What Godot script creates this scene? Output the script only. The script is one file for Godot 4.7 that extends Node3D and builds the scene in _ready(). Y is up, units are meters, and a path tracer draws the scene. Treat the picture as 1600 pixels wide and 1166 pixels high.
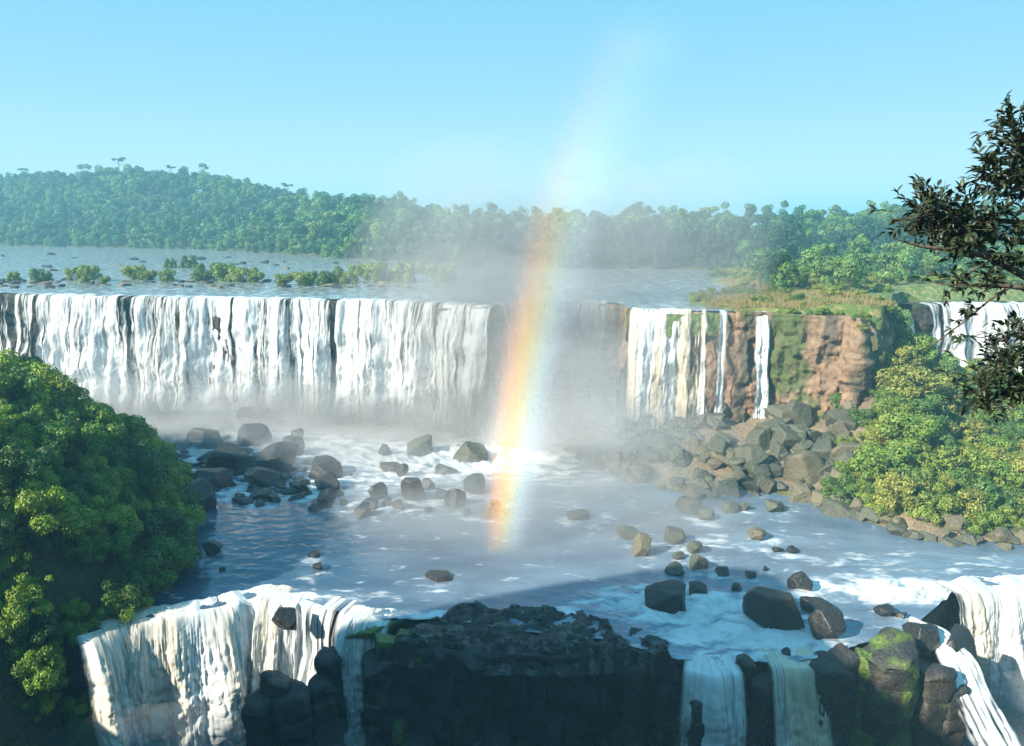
extends Node3D

# ---------------------------------------------------------------- helpers
var rng := RandomNumberGenerator.new()
var taken := {}
var na := FastNoiseLite.new()
var nb := FastNoiseLite.new()
var nc := FastNoiseLite.new()
var M := {}
var rocks := []
var foam_w := PackedFloat32Array()
const FX := 1400
const FZ := 800
const X0 := -150.0
const XL := 300.0
const Z0 := -215.0
const ZL := 140.0

func numbered(called: String) -> String:
	var k: int = taken.get(called, 0)
	taken[called] = k + 1
	return called if k == 0 else "%s_%03d" % [called, k]

func tag(o: Node, label: String, category := "", group := "", kind := "") -> Node:
	o.set_meta("label", label)
	if category: o.set_meta("category", category)
	if group: o.set_meta("group", group)
	if kind: o.set_meta("kind", kind)
	return o

func base(called: String, at: Vector3) -> Node3D:
	var o := Node3D.new()
	o.name = numbered(called)
	add_child(o)
	o.position = at
	return o

func part(called: String, mesh: Mesh, mat: Material, parent: Node) -> MeshInstance3D:
	var o := MeshInstance3D.new()
	o.name = numbered(called) if parent == self else called
	o.mesh = mesh
	o.material_override = mat
	parent.add_child(o, true)
	return o

func copy(o: Node3D, called: String) -> Node3D:
	var c: Node3D = o.duplicate()
	c.name = numbered(called)
	add_child(c)
	return c

func ss(a: float, b: float, x: float) -> float:
	var t := clampf((x - a) / (b - a), 0.0, 1.0)
	return t * t * (3.0 - 2.0 * t)

func lin(r: float, g: float, b: float, a := 1.0) -> Color:
	var c := Color(r, g, b).linear_to_srgb()
	c.a = a
	return c

func table(t: Array, x: float) -> float:
	if x <= t[0][0]: return t[0][1]
	for k in range(1, t.size()):
		if x <= t[k][0]:
			return lerpf(t[k - 1][1], t[k][1], (x - t[k - 1][0]) / (t[k][0] - t[k - 1][0]))
	return t[-1][1]

func length_of(path: Array) -> float:
	var l := 0.0
	for k in range(1, path.size()): l += path[k].distance_to(path[k - 1])
	return l

func along(path: Array, t: float) -> Vector3:
	var want := t * length_of(path)
	for k in range(1, path.size()):
		var d: float = path[k].distance_to(path[k - 1])
		if want <= d or k == path.size() - 1:
			return path[k - 1].lerp(path[k], want / d)
		want -= d
	return path[-1]

# a sheet of nu x nv points with their colours; uv as given or none
func sheet(nu: int, nv: int, p: PackedVector3Array, c: PackedColorArray, uv := PackedVector2Array()) -> ArrayMesh:
	var n := PackedVector3Array(); n.resize(p.size())
	for j in nv:
		for i in nu:
			var k := j * nu + i
			var du := p[k + (1 if i < nu - 1 else 0)] - p[k - (1 if i > 0 else 0)]
			var dv := p[k + (nu if j < nv - 1 else 0)] - p[k - (nu if j > 0 else 0)]
			n[k] = dv.cross(du).normalized()
	var ix := PackedInt32Array(); ix.resize((nu - 1) * (nv - 1) * 6)
	var w := 0
	for j in nv - 1:
		for i in nu - 1:
			var k := j * nu + i
			ix[w] = k; ix[w + 1] = k + 1; ix[w + 2] = k + nu
			ix[w + 3] = k + 1; ix[w + 4] = k + nu + 1; ix[w + 5] = k + nu
			w += 6
	var a := []
	a.resize(Mesh.ARRAY_MAX)
	a[Mesh.ARRAY_VERTEX] = p; a[Mesh.ARRAY_NORMAL] = n; a[Mesh.ARRAY_INDEX] = ix
	if c.size(): a[Mesh.ARRAY_COLOR] = c
	if uv.size(): a[Mesh.ARRAY_TEX_UV] = uv
	var m := ArrayMesh.new()
	m.add_surface_from_arrays(Mesh.PRIMITIVE_TRIANGLES, a, [], {}, Mesh.ARRAY_FLAG_USE_2D_VERTICES * 0)
	return m

func noise(seed_: int, freq: float, oct := 4, kind := FastNoiseLite.TYPE_SIMPLEX_SMOOTH) -> FastNoiseLite:
	var n := FastNoiseLite.new()
	n.seed = seed_; n.frequency = freq; n.noise_type = kind
	n.fractal_octaves = oct
	n.fractal_type = FastNoiseLite.FRACTAL_FBM if oct > 1 else FastNoiseLite.FRACTAL_NONE
	return n

func ntex(n: FastNoiseLite, size: int, ramp: Array = [], as_normal := false, strength := 4.0) -> NoiseTexture2D:
	var t := NoiseTexture2D.new()
	t.width = size; t.height = size; t.seamless = true; t.noise = n
	if as_normal:
		t.as_normal_map = true; t.bump_strength = strength
	elif ramp.size():
		var g := Gradient.new()
		var o := PackedFloat32Array(); var c := PackedColorArray()
		for r in ramp: o.append(r[0]); c.append(r[1])
		g.offsets = o; g.colors = c
		t.color_ramp = g
	return t

func rock_material(tex: Texture2D, nrm: Texture2D, sc: float, rough: float, vc: bool, spec := 0.5) -> StandardMaterial3D:
	var m := StandardMaterial3D.new()
	m.albedo_texture = tex
	m.normal_enabled = true; m.normal_texture = nrm; m.normal_scale = 1.7
	m.roughness = rough
	m.metallic_specular = spec
	m.uv1_triplanar = true; m.uv1_world_triplanar = true
	m.uv1_scale = Vector3.ONE * sc
	m.vertex_color_use_as_albedo = vc
	return m

func leaf_material(rough := 0.55) -> StandardMaterial3D:
	var m := StandardMaterial3D.new()
	m.vertex_color_use_as_albedo = true
	m.roughness = rough
	m.backlight_enabled = true
	m.backlight = Color(0.5, 0.55, 0.3)
	return m

# leaf-sized faces through the shells of several lobes: lobe = [centre, radii, share of leaves]
func leaf_cloud(seed_: int, lobes: Array, count: int, leaf: float, tone: Color, spread := 0.35, hang := 0.0) -> ArrayMesh:
	var r := RandomNumberGenerator.new(); r.seed = seed_
	var p := PackedVector3Array(); var n := PackedVector3Array(); var c := PackedColorArray(); var ix := PackedInt32Array()
	var total := 0.0
	for l in lobes: total += l[1].x * l[1].y
	for l in lobes:
		var k := int(count * l[1].x * l[1].y / total)
		var lob_tint := r.randf_range(0.82, 1.2)
		for q in k:
			var d := Vector3(r.randfn(), r.randfn() * 0.9 + 0.25, r.randfn()).normalized()
			var rr := 1.0 - spread * r.randf() * r.randf()
			rr *= 1.0 + 0.12 * na.get_noise_3dv(d * 60.0 + l[0] * 13.0)
			var at: Vector3 = l[0] + Vector3(d.x * l[1].x, d.y * l[1].y, d.z * l[1].z) * rr
			if hang > 0.0: at.y -= hang * r.randf() * r.randf() * l[1].y
			var nn := (d + Vector3(r.randfn(), r.randfn(), r.randfn()) * 0.45 + Vector3.UP * 0.2).normalized()
			var t := nn.cross(Vector3(r.randfn(), r.randfn(), r.randfn())).normalized()
			var b := nn.cross(t)
			var s := leaf * r.randf_range(0.6, 1.3)
			var at0 := p.size()
			var up := nn * s * 0.18
			p.append(at - t * s); p.append(at + b * s * 0.55 + up); p.append(at + t * s); p.append(at - b * s * 0.55 + up)
			var v := lob_tint * r.randf_range(0.7, 1.3)
			var y := r.randf_range(-0.15, 0.25)
			var col := Color(tone.r * v * (1.0 + y), tone.g * v, tone.b * v * (1.0 - y * 0.6))
			for w in 4: n.append(nn); c.append(col)
			ix.append_array(PackedInt32Array([at0, at0 + 1, at0 + 2, at0, at0 + 2, at0 + 3]))
	var a := []
	a.resize(Mesh.ARRAY_MAX)
	a[Mesh.ARRAY_VERTEX] = p; a[Mesh.ARRAY_NORMAL] = n; a[Mesh.ARRAY_COLOR] = c; a[Mesh.ARRAY_INDEX] = ix
	var m := ArrayMesh.new()
	m.add_surface_from_arrays(Mesh.PRIMITIVE_TRIANGLES, a)
	return m

# tapered tube through points
func tube(pts: Array, r0: float, r1: float, sides := 7) -> ArrayMesh:
	var p := PackedVector3Array(); var c := PackedColorArray()
	for j in pts.size():
		var d: Vector3 = (pts[mini(j + 1, pts.size() - 1)] - pts[maxi(j - 1, 0)]).normalized()
		var s := d.cross(Vector3(0.31, 0.2, 0.93)).normalized()
		var t := d.cross(s)
		var r := lerpf(r0, r1, j / float(pts.size() - 1))
		for i in sides + 1:
			var a := TAU * i / sides
			p.append(pts[j] + (s * cos(a) + t * sin(a)) * r)
	return sheet(sides + 1, pts.size(), p, c)

func tubes(list: Array) -> ArrayMesh:
	var st := SurfaceTool.new()
	st.begin(Mesh.PRIMITIVE_TRIANGLES)
	for l in list: st.append_from(tube(l[0], l[1], l[2], l[3]), 0, Transform3D())
	return st.commit()

# angular boulder, about 1 m half-width: a solid cut by random planes, then roughened
func rock_mesh(seed_: int, n: int, planes: int, rough: float, flat_top := false) -> ArrayMesh:
	var r := RandomNumberGenerator.new(); r.seed = seed_
	var cut := []
	for k in planes:
		var d := Vector3(r.randfn(), r.randfn(), r.randfn()).normalized()
		cut.append([d, r.randf_range(0.52, 0.95)])
	if flat_top: cut.append([Vector3(0.08, 1, 0.05).normalized(), 0.55])
	for s in [Vector3.RIGHT, Vector3.LEFT, Vector3.FORWARD, Vector3.BACK, Vector3.UP, Vector3.DOWN]: cut.append([s, 1.0])
	var st := SurfaceTool.new()
	st.begin(Mesh.PRIMITIVE_TRIANGLES)
	var faces := [[Vector3.RIGHT, Vector3.UP, Vector3.BACK], [Vector3.LEFT, Vector3.UP, Vector3.FORWARD], [Vector3.UP, Vector3.BACK, Vector3.RIGHT], [Vector3.DOWN, Vector3.FORWARD, Vector3.RIGHT], [Vector3.BACK, Vector3.UP, Vector3.LEFT], [Vector3.FORWARD, Vector3.UP, Vector3.RIGHT]]
	for f in faces:
		var g := []
		for j in n + 1:
			for i in n + 1:
				var a := tan((i / float(n) * 2.0 - 1.0) * PI / 4.0)
				var b := tan((j / float(n) * 2.0 - 1.0) * PI / 4.0)
				var d: Vector3 = (f[0] + f[1] * b + f[2] * a).normalized()
				var rad := 9.0
				for q in cut:
					var dt: float = d.dot(q[0])
					if dt > 0.05: rad = minf(rad, q[1] / dt)
				rad = minf(rad, 1.25)
				rad += rough * nb.get_noise_3dv(d * 55.0 + Vector3.ONE * seed_ * 7.0) + rough * 0.4 * nb.get_noise_3dv(d * 190.0)
				g.append((d * rad).snapped(Vector3.ONE * 0.0001))
		for j in n:
			for i in n:
				var k := j * (n + 1) + i
				for q in [k, k + n + 1, k + 1, k + 1, k + n + 1, k + n + 2]:
					st.set_smooth_group(0)
					st.add_vertex(g[q])
	st.generate_normals()
	st.index()
	return st.commit()

# upright pile of basalt blocks of uneven section; colour in the mesh
func column_mesh(seed_: int, rad: float, tall: float, moss: float) -> ArrayMesh:
	var r := RandomNumberGenerator.new(); r.seed = seed_
	var sides := 44
	var p := PackedVector3Array(); var c := PackedColorArray()
	var off := r.randf() * 500.0
	var turn := r.randf() * TAU
	var faces := []
	for k in 5: faces.append([turn + TAU * k / 5.0 + r.randf_range(-0.35, 0.35), r.randf_range(0.70, 0.95)])
	# courses of blocks, each set back or forward a little
	var ys := [0.12, 0.1, 0.0, -0.2, -0.6]
	var shrinks := [0.02, 0.4, 0.7, 0.88, 0.97]
	var tilt := Vector3(r.randf_range(-0.35, 0.35), 0, r.randf_range(-0.3, 0.15))
	var shifts := [0.0, 0.0, 0.0, 0.0, 0.0]
	var y := -0.6
	var course := 0
	while y > -tall:
		var h := r.randf_range(1.2, 4.5)
		var sh := r.randf_range(0.90, 1.06) + 0.01 * course
		var n := maxi(3, int(h / 0.4))
		for k in n + 1:
			ys.append(y - h * k / n - (0.03 if k == 0 else 0.0)); shrinks.append(sh - (0.05 if k == 0 or k == n else 0.0)); shifts.append(course * 3.7)
		y -= h
		course += 1
	for j in ys.size():
		for i in sides + 1:
			var a := TAU * (i % sides) / sides
			var rr := 1.0
			for q in faces:
				var dt: float = cos(a - q[0] - 0.10 * sin(shifts[j]))
				if dt > 0.05: rr = minf(rr, (q[1] + 0.06 * sin(shifts[j] * 2.3 + q[0] * 5.0)) / dt)
			var d := Vector3(cos(a), 0, sin(a))
			rr *= 1.0 + 0.24 * na.get_noise_3dv(d * rad * 9.0 + Vector3(off, ys[j] * 9.0, 0)) + 0.12 * nb.get_noise_3dv(d * rad * 45.0 + Vector3(off, ys[j] * 40.0, 0))
			var at: Vector3 = d * rr * rad * shrinks[j]
			at.y = ys[j] + (0.9 * na.get_noise_3dv(at * 22.0 + Vector3(off, 0, 0)) + at.dot(tilt) if j < 6 else 0.0)
			p.append(at)
			c.append(rock_tone(at + Vector3(off, 0, off), moss))
	return sheet(sides + 1, ys.size(), p, c)

func rock_tone(at: Vector3, moss: float) -> Color:
	var k := na.get_noise_3dv(at * 4.0) * 0.5 + nb.get_noise_3dv(at * 14.0) * 0.5
	var col := Color(0.035, 0.034, 0.034).lerp(Color(0.085, 0.066, 0.052), ss(-0.1, 0.4, k))
	var g := nc.get_noise_3dv(at * 3.0 + Vector3(40, 0, 9)) + 0.5 * nb.get_noise_3dv(at * 22.0)
	return col.lerp(Color(0.12, 0.19, 0.03), ss(0.55 - moss, 0.75 - moss, g))

# cliff along a path: from behind the edge, over it and down
func cliff_mesh(path: Array, bottom: float, back: float, seed_: int, step: float, tone: Callable, relief := 1.0) -> ArrayMesh:
	var l := length_of(path)
	var nu := int(l / step) + 2
	var nv := 70
	var p := PackedVector3Array(); var c := PackedColorArray()
	var nn := noise(seed_, 0.05, 4)
	for j in nv:
		for i in nu:
			var t := i / float(nu - 1)
			var at := along(path, t)
			var e := (along(path, minf(t + 0.02, 1.0)) - along(path, maxf(t - 0.02, 0.0))).normalized()
			var out := Vector3(-e.z, 0, e.x).normalized()
			if out.z < 0: out = -out
			var s := t * l
			var col := floorf(s / 2.6 + nn.get_noise_1d(s * 2.0) * 0.8)
			var q := at
			if j < 8:
				q -= out * (back * (1.0 - j / 8.0))
				q.y += 0.4 * nn.get_noise_2d(s * 3.0, j * 20.0) - 0.9 * (1.0 - j / 8.0)
			else:
				var w := (j - 8) / float(nv - 9)
				q.y = lerpf(at.y, bottom, w)
				var row := floorf(q.y / 3.1 + 0.4 * sin(col * 3.7))
				var d := 0.9 * sin(col * 12.99 + seed_) + 0.6 * sin(row * 7.7 + col * 1.9) + 1.6 * nn.get_noise_2d(s * 2.0, q.y * 0.8) + 0.5 * nn.get_noise_2d(s * 9.0, q.y * 7.0)
				q += out * (d * relief * minf(1.0, w * 6.0) + w * 2.0)
			p.append(q)
			c.append(tone.call(q, s))
	return sheet(nu, nv, p, c)

# falling water: o = {path, bottom, throw, cover, seed, res, nv, fold, tan}
func fall_mesh(o: Dictionary, front := 0.0) -> ArrayMesh:
	var path: Array = o.path
	var l := length_of(path)
	var nu := int(l / o.res) + 2
	var nv: int = o.nv
	var p := PackedVector3Array(); var c := PackedColorArray()
	var nn := noise(o.seed + int(front * 10.0), 0.1, 3)
	var thin := noise(o.seed + 5, 0.1, 2)
	var fold: float = o.get("fold", 1.0)
	var cov: float = o.cover - front * 0.9
	var sc: float = o.get("scale", 1.0)
	var tan_: float = o.get("tan", 0.0)
	var pts := []; var outs := []
	for i in nu:
		var t := i / float(nu - 1)
		var jag := 1.1 * thin.get_noise_1d(t * l * 1.2 + 400.0) + 0.5 * nn.get_noise_1d(t * l * 4.0)
		pts.append(along(path, t) + Vector3(0, 0.35 * thin.get_noise_1d(t * l * 2.0 + 90.0), 0.8 * jag))
		var e := (along(path, minf(t + 0.03, 1.0)) - along(path, maxf(t - 0.03, 0.0))).normalized()
		var out := Vector3(-e.z, 0, e.x).normalized()
		outs.append(out if out.z > 0 else -out)
	for j in nv:
		var v := j / float(nv - 1)
		for i in nu:
			var s := i / float(nu - 1) * l
			var at: Vector3 = pts[i]
			var out: Vector3 = outs[i]
			var edge := minf(s, l - s)
			var q := at
			var w := 0.0
			if v < 0.07:
				var k := 1.0 - v / 0.07
				q -= out * (2.6 * k + 0.2)
				q.y += 0.16 - 0.1 * (1.0 - k) + 0.1 * nn.get_noise_2d(s * 6.0, k * 9.0)
			else:
				w = (v - 0.07) / 0.93
				var drop: float = at.y - o.bottom
				q.y = at.y + 0.06 - drop * pow(w, 1.2)
				var surge := thin.get_noise_2d(s * 1.1 * sc, q.y * 0.12)
				q += out * (o.throw * sqrt(w) * (1.0 + 0.75 * surge) + front)
				q += out * o.get("billow", 0.6) * w * nn.get_noise_2d(s * 2.6 + 90.0, q.y * 2.2)
				var f := nn.get_noise_2d(s * 5.0 * sc, q.y * 0.35 * sc) * 0.75 + nn.get_noise_2d(s * 14.0 * sc, q.y * 1.6 * sc) * 0.35
				q += out * f * fold * minf(1.0, w * 5.0)
				q.x += 0.3 * fold * nn.get_noise_2d(s * 3.0, q.y * 1.2) * w
				var bi: float = o.get("billow", 0.6)
				q += out * (0.32 * bi * w * nn.get_noise_2d(s * 9.0 + 40.0, q.y * 8.0) + 1.4 * ss(0.05, 0.4, w) * thin.get_noise_2d(s * 0.9 + 700.0, q.y * 0.9))
				q += out * 0.16 * minf(1.0, 8.0 * w) * nn.get_noise_2d(s * (40.0 if o.res < 0.15 else 18.0) + 800.0, q.y * 1.4)
				q.y += 0.2 * bi * w * nn.get_noise_2d(s * 11.0 + 140.0, q.y * 9.0)
			var a := cov + 0.75 * thin.get_noise_2d(s * 2.2 * sc + front * 50.0, q.y * 0.10) + 0.55 * nn.get_noise_2d(s * 9.0 * sc, q.y * 0.28) + 0.5 * nn.get_noise_2d(s * 34.0 * sc, q.y * 1.6)
			a += 0.25 * w + 0.28 * o.get("billow", 0.6) * w * nn.get_noise_2d(s * 8.0 + 33.0, q.y * 7.0)
			a += 0.5 * ss(0.12, 0.4, thin.get_noise_1d(s * 0.7 + 55.0)) - o.get("notch", 0.75) * ss(0.22, 0.45, -thin.get_noise_1d(s * 1.6 + 9.0))
			a = ss(-0.15, 0.35, a) * ss(0.0, 0.8, edge)
			var b := ss(0.02, 0.4, thin.get_noise_2d(s * 1.3 + 300.0, q.y * 0.08) + tan_ * (1.0 - w * 0.8))
			var g := clampf(0.5 + 0.8 * nn.get_noise_2d(s * 16.0 * sc + 70.0, q.y * 0.9) + 0.5 * nn.get_noise_2d(s * 48.0 * sc + 170.0, q.y * 2.5), 0.0, 1.0)
			var col := Color(0.68, 0.70, 0.71).lerp(Color(0.46, 0.51, 0.54), g * 0.7).lerp(Color(0.62, 0.48, 0.24), b * clampf(tan_ * 3.0, 0.0, 1.0) * 0.75)
			p.append(q)
			c.append(Color(col.r, col.g, col.b, clampf(a, 0.0, 1.0)))
	return sheet(nu, nv, p, c)

func waterfall(o: Dictionary, label: String, two := true) -> void:
	var t := base("waterfall", o.path[0])
	tag(t, label, "waterfall")
	var back := part("curtain", fall_mesh(o), M.fall, t)
	back.position = -o.path[0]
	if two:
		var f := part("strands", fall_mesh(o, 0.6), M.fall, t)
		f.position = -o.path[0]

func stream(pts: Array, w0: float, w1: float, seed_: int, label: String) -> void:
	var l := length_of(pts)
	var nu := 26
	var nv := int(l / 0.25) + 2
	var p := PackedVector3Array(); var c := PackedColorArray()
	var nn := noise(seed_, 0.1, 3)
	for j in nv:
		var v := j / float(nv - 1)
		var at := along(pts, v)
		var e := (along(pts, minf(v + 0.05, 1.0)) - along(pts, maxf(v - 0.05, 0.0))).normalized()
		var side := e.cross(Vector3(0.2, 0.7, 0.7)).normalized()
		var up := side.cross(e).normalized()
		if up.y + up.z < 0: up = -up
		for i in nu:
			var u := i / float(nu - 1) * 2.0 - 1.0
			var w := lerpf(w0, w1, v) * (1.0 + 0.3 * nn.get_noise_2d(v * l * 1.5, 7.0))
			var f := nn.get_noise_2d(u * w * 6.0, v * l * 0.9)
			p.append(at + side * u * w * 0.5 + up * (0.45 * sqrt(1.0 - u * u * 0.98) + 0.3 * f))
			var a := ss(-0.2, 0.3, 0.55 + f - 0.5 * absf(u)) * ss(1.0, 0.8, absf(u))
			var g := 0.5 + 0.5 * nn.get_noise_2d(u * 40.0, v * l * 2.0)
			var col := Color(0.84, 0.86, 0.87).lerp(Color(0.62, 0.66, 0.68), g * 0.6)
			c.append(Color(col.r, col.g, col.b, a))
	var o := base("waterfall", pts[0])
	tag(o, label, "waterfall")
	part("stream", sheet(nu, nv, p, c), M.fall, o).position = -pts[0]

func mist(at: Vector3, size: Vector3, density: float, label: String, albedo := Color(0.98, 0.99, 1.0)) -> FogVolume:
	var f := FogVolume.new()
	f.name = numbered("mist")
	f.shape = RenderingServer.FOG_VOLUME_SHAPE_ELLIPSOID
	f.size = size
	var m := FogMaterial.new()
	m.density = density
	m.albedo = albedo
	f.material = m
	add_child(f)
	f.position = at
	tag(f, label, "", "", "stuff")
	return f

# ---------------------------------------------------------------- shapes of the land
const EDGE := [[-215.0, -168.0], [-190.0, -150.0], [-175.0, -122.0], [-163.0, -92.0], [-152.0, -73.0], [-142.0, -63.0], [-130.0, -57.0], [-115.0, -51.0], [-105.0, -48.0], [-95.0, -49.0], [-88.0, -52.0], [-75.0, -56.0], [-60.0, -56.0], [-40.0, -48.0], [-20.0, -36.0], [-5.0, -25.0], [60.0, -25.0]]

func hill_height(x: float, z: float) -> float:
	var d := table(EDGE, z) - x
	var a := lerpf(15.0 + 18.0 * ss(-145.0, -115.0, z), lerpf(26.0, 46.0, ss(-150.0, -128.0, z)), ss(30.0, 55.0, d))
	var far := -1.5 + (a * (1.0 - exp(-d / 16.0)) if d > 0.0 else d * 0.8)
	var dn := maxf(maxf(d, z + 1.2), x - (4.0 + 0.9 * absf(z)) if z > -60.0 else -50.0)
	var w := lerpf(0.8, 16.0, ss(10.0, 60.0, -z)) if z > -70.0 else lerpf(16.0, 7.0, ss(-70.0, -82.0, z))
	var top := lerpf(72.0, 93.2, ss(-50.0, -15.0, z)) + 54.0 * ss(56.0, 100.0, -x) * ss(-38.0, -16.0, z) * ss(-150.0, -112.0, x)
	var near := -45.0 + (top * (1.0 - exp(-dn / w)) if dn > 0.0 else dn)
	return maxf(-50.0, lerpf(far, near, ss(-93.0, -83.0, z))) + (1.2 * na.get_noise_2d(x * 6.0, z * 6.0) if dn > 8.0 and (absf(x) > 8.0) else 0.0)

const LIP := [Vector3(-184.33, 31.00, -221.64), Vector3(-158.53, 31.00, -221.64), Vector3(-130.78, 31.00, -209.46), Vector3(-106.19, 31.00, -205.69), Vector3(-84.15, 31.00, -202.05), Vector3(-52.49, 31.00, -196.82), Vector3(-25.59, 31.00, -191.84), Vector3(-4.50, 31.00, -179.72)]

func slope_columns() -> Array:
	return [
		[Vector3(9.17, -1.00, -176.88), Vector3(9.64, -3.63, -186.00)], [Vector3(14.04, -1.00, -161.74), Vector3(15.84, 0.56, -184.00)], [Vector3(20.68, -1.00, -148.08), Vector3(24.17, 5.52, -176.00)], [Vector3(31.27, -1.00, -137.11), Vector3(38.09, 8.29, -171.00)], [Vector3(47.88, -1.00, -136.43), Vector3(56.62, 8.59, -165.00)],
		[Vector3(57.09, -1.00, -129.67), Vector3(69.29, 10.27, -160.00)], [Vector3(60.61, -1.00, -122.40), Vector3(76.12, 16.16, -162.00)], [Vector3(65.07, -1.00, -116.35), Vector3(86.00, 25.88, -172.00)],
		[Vector3(71.17, -1.00, -114.38), Vector3(102.87, 14.36, -178.00)], [Vector3(80.24, -1.00, -112.70), Vector3(122.58, 12.40, -180.00)], [Vector3(89.57, -1.00, -111.76), Vector3(137.01, 18.62, -180.00)], [Vector3(107.83, -1.00, -109.92), Vector3(165.33, 30.82, -180.00)]]

func slope_point(u: float, v: float) -> Vector3:
	var cs := slope_columns()
	var f := u * (cs.size() - 1)
	var k := mini(int(f), cs.size() - 2)
	var n: Vector3 = cs[k][0].lerp(cs[k + 1][0], f - k)
	var b: Vector3 = cs[k][1].lerp(cs[k + 1][1], f - k)
	var q := n.lerp(b, v)
	q.y = lerpf(n.y, b.y, pow(v, 0.9))
	return q

const SHORE := [[-1500.0, 1050.0], [-900.0, 860.0], [-469.0, 700.0], [-230.0, 585.0], [-125.0, 470.0], [-60.0, 395.0], [0.0, 335.0], [60.0, 328.0], [90.0, 318.0], [160.0, 340.0], [400.0, 380.0], [1500.0, 600.0]]
const RISE := [[-1500.0, 60.0], [-620.0, 56.0], [-480.0, 56.0], [-400.0, 58.0], [-330.0, 52.0], [-250.0, 36.0], [-200.0, 28.0], [-100.0, 18.0], [0.0, 10.0], [150.0, 12.0], [400.0, 16.0], [1500.0, 24.0]]

func far_height(x: float, z: float) -> float:
	var s := -z - table(SHORE, x)
	return 29.0 + (minf(s * 0.5, 3.0) if s < 20.0 else 3.0) + table(RISE, x) * ss(10.0, 190.0, s) + 5.0 * na.get_noise_2d(x * 0.8, z * 0.8) * ss(20.0, 90.0, s)

func river_side(z: float) -> float:
	return 47.0 + (-z - 165.0) * 0.24 - 9.0 * ss(170.0, 188.0, -z) * ss(215.0, 195.0, -z) + 5.0 * na.get_noise_1d(z * 3.0) + 1.5 * nb.get_noise_1d(z * 20.0)

const RIM := [Vector3(44.73, 31.20, -167.23), Vector3(48.93, 31.20, -167.23), Vector3(55.92, 31.20, -167.23), Vector3(60.19, 31.20, -163.57), Vector3(64.74, 31.20, -161.21), Vector3(69.64, 31.20, -160.06), Vector3(71.49, 31.20, -156.70)]

func plateau_front(x: float) -> float:
	if x < RIM[-1].x:
		var t := []
		for q in RIM: t.append([q.x, q.z])
		return table(t, x) - 0.7
	return -169.0 + 0.42 * (x - 47.0) if x < 78.0 else lerpf(-159.0, -199.0, ss(74.0, 104.0, x))

func plateau_height(x: float, z: float) -> float:
	var k := x - river_side(z)
	return 30.2 + 1.4 * ss(-2.0, 4.0, k) + 1.6 * ss(3.0, 25.0, k) + 1.2 * na.get_noise_2d(x * 4.0, z * 4.0) - 4.0 * ss(100.0, 110.0, x) * ss(-214.0, -204.0, z)

func foam_at(x: float, z: float) -> float:
	var i := clampi(int((x - X0) / XL * FX), 0, FX - 1)
	var j := clampi(int((z - Z0) / ZL * FZ), 0, FZ - 1)
	return foam_w[j * FX + i]

func splat(cx: float, cz: float, rx: float, rz: float, amount: float) -> void:
	var i0 := maxi(0, int((cx - rx - X0) / XL * FX)); var i1 := mini(FX - 1, int((cx + rx - X0) / XL * FX))
	var j0 := maxi(0, int((cz - rz - Z0) / ZL * FZ)); var j1 := mini(FZ - 1, int((cz + rz - Z0) / ZL * FZ))
	for j in range(j0, j1 + 1):
		for i in range(i0, i1 + 1):
			var dx := (X0 + XL * i / FX - cx) / rx
			var dz := (Z0 + ZL * j / FZ - cz) / rz
			var d := dx * dx + dz * dz
			if d < 1.0: foam_w[j * FX + i] = minf(1.2, foam_w[j * FX + i] + amount * (1.0 - d))

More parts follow.
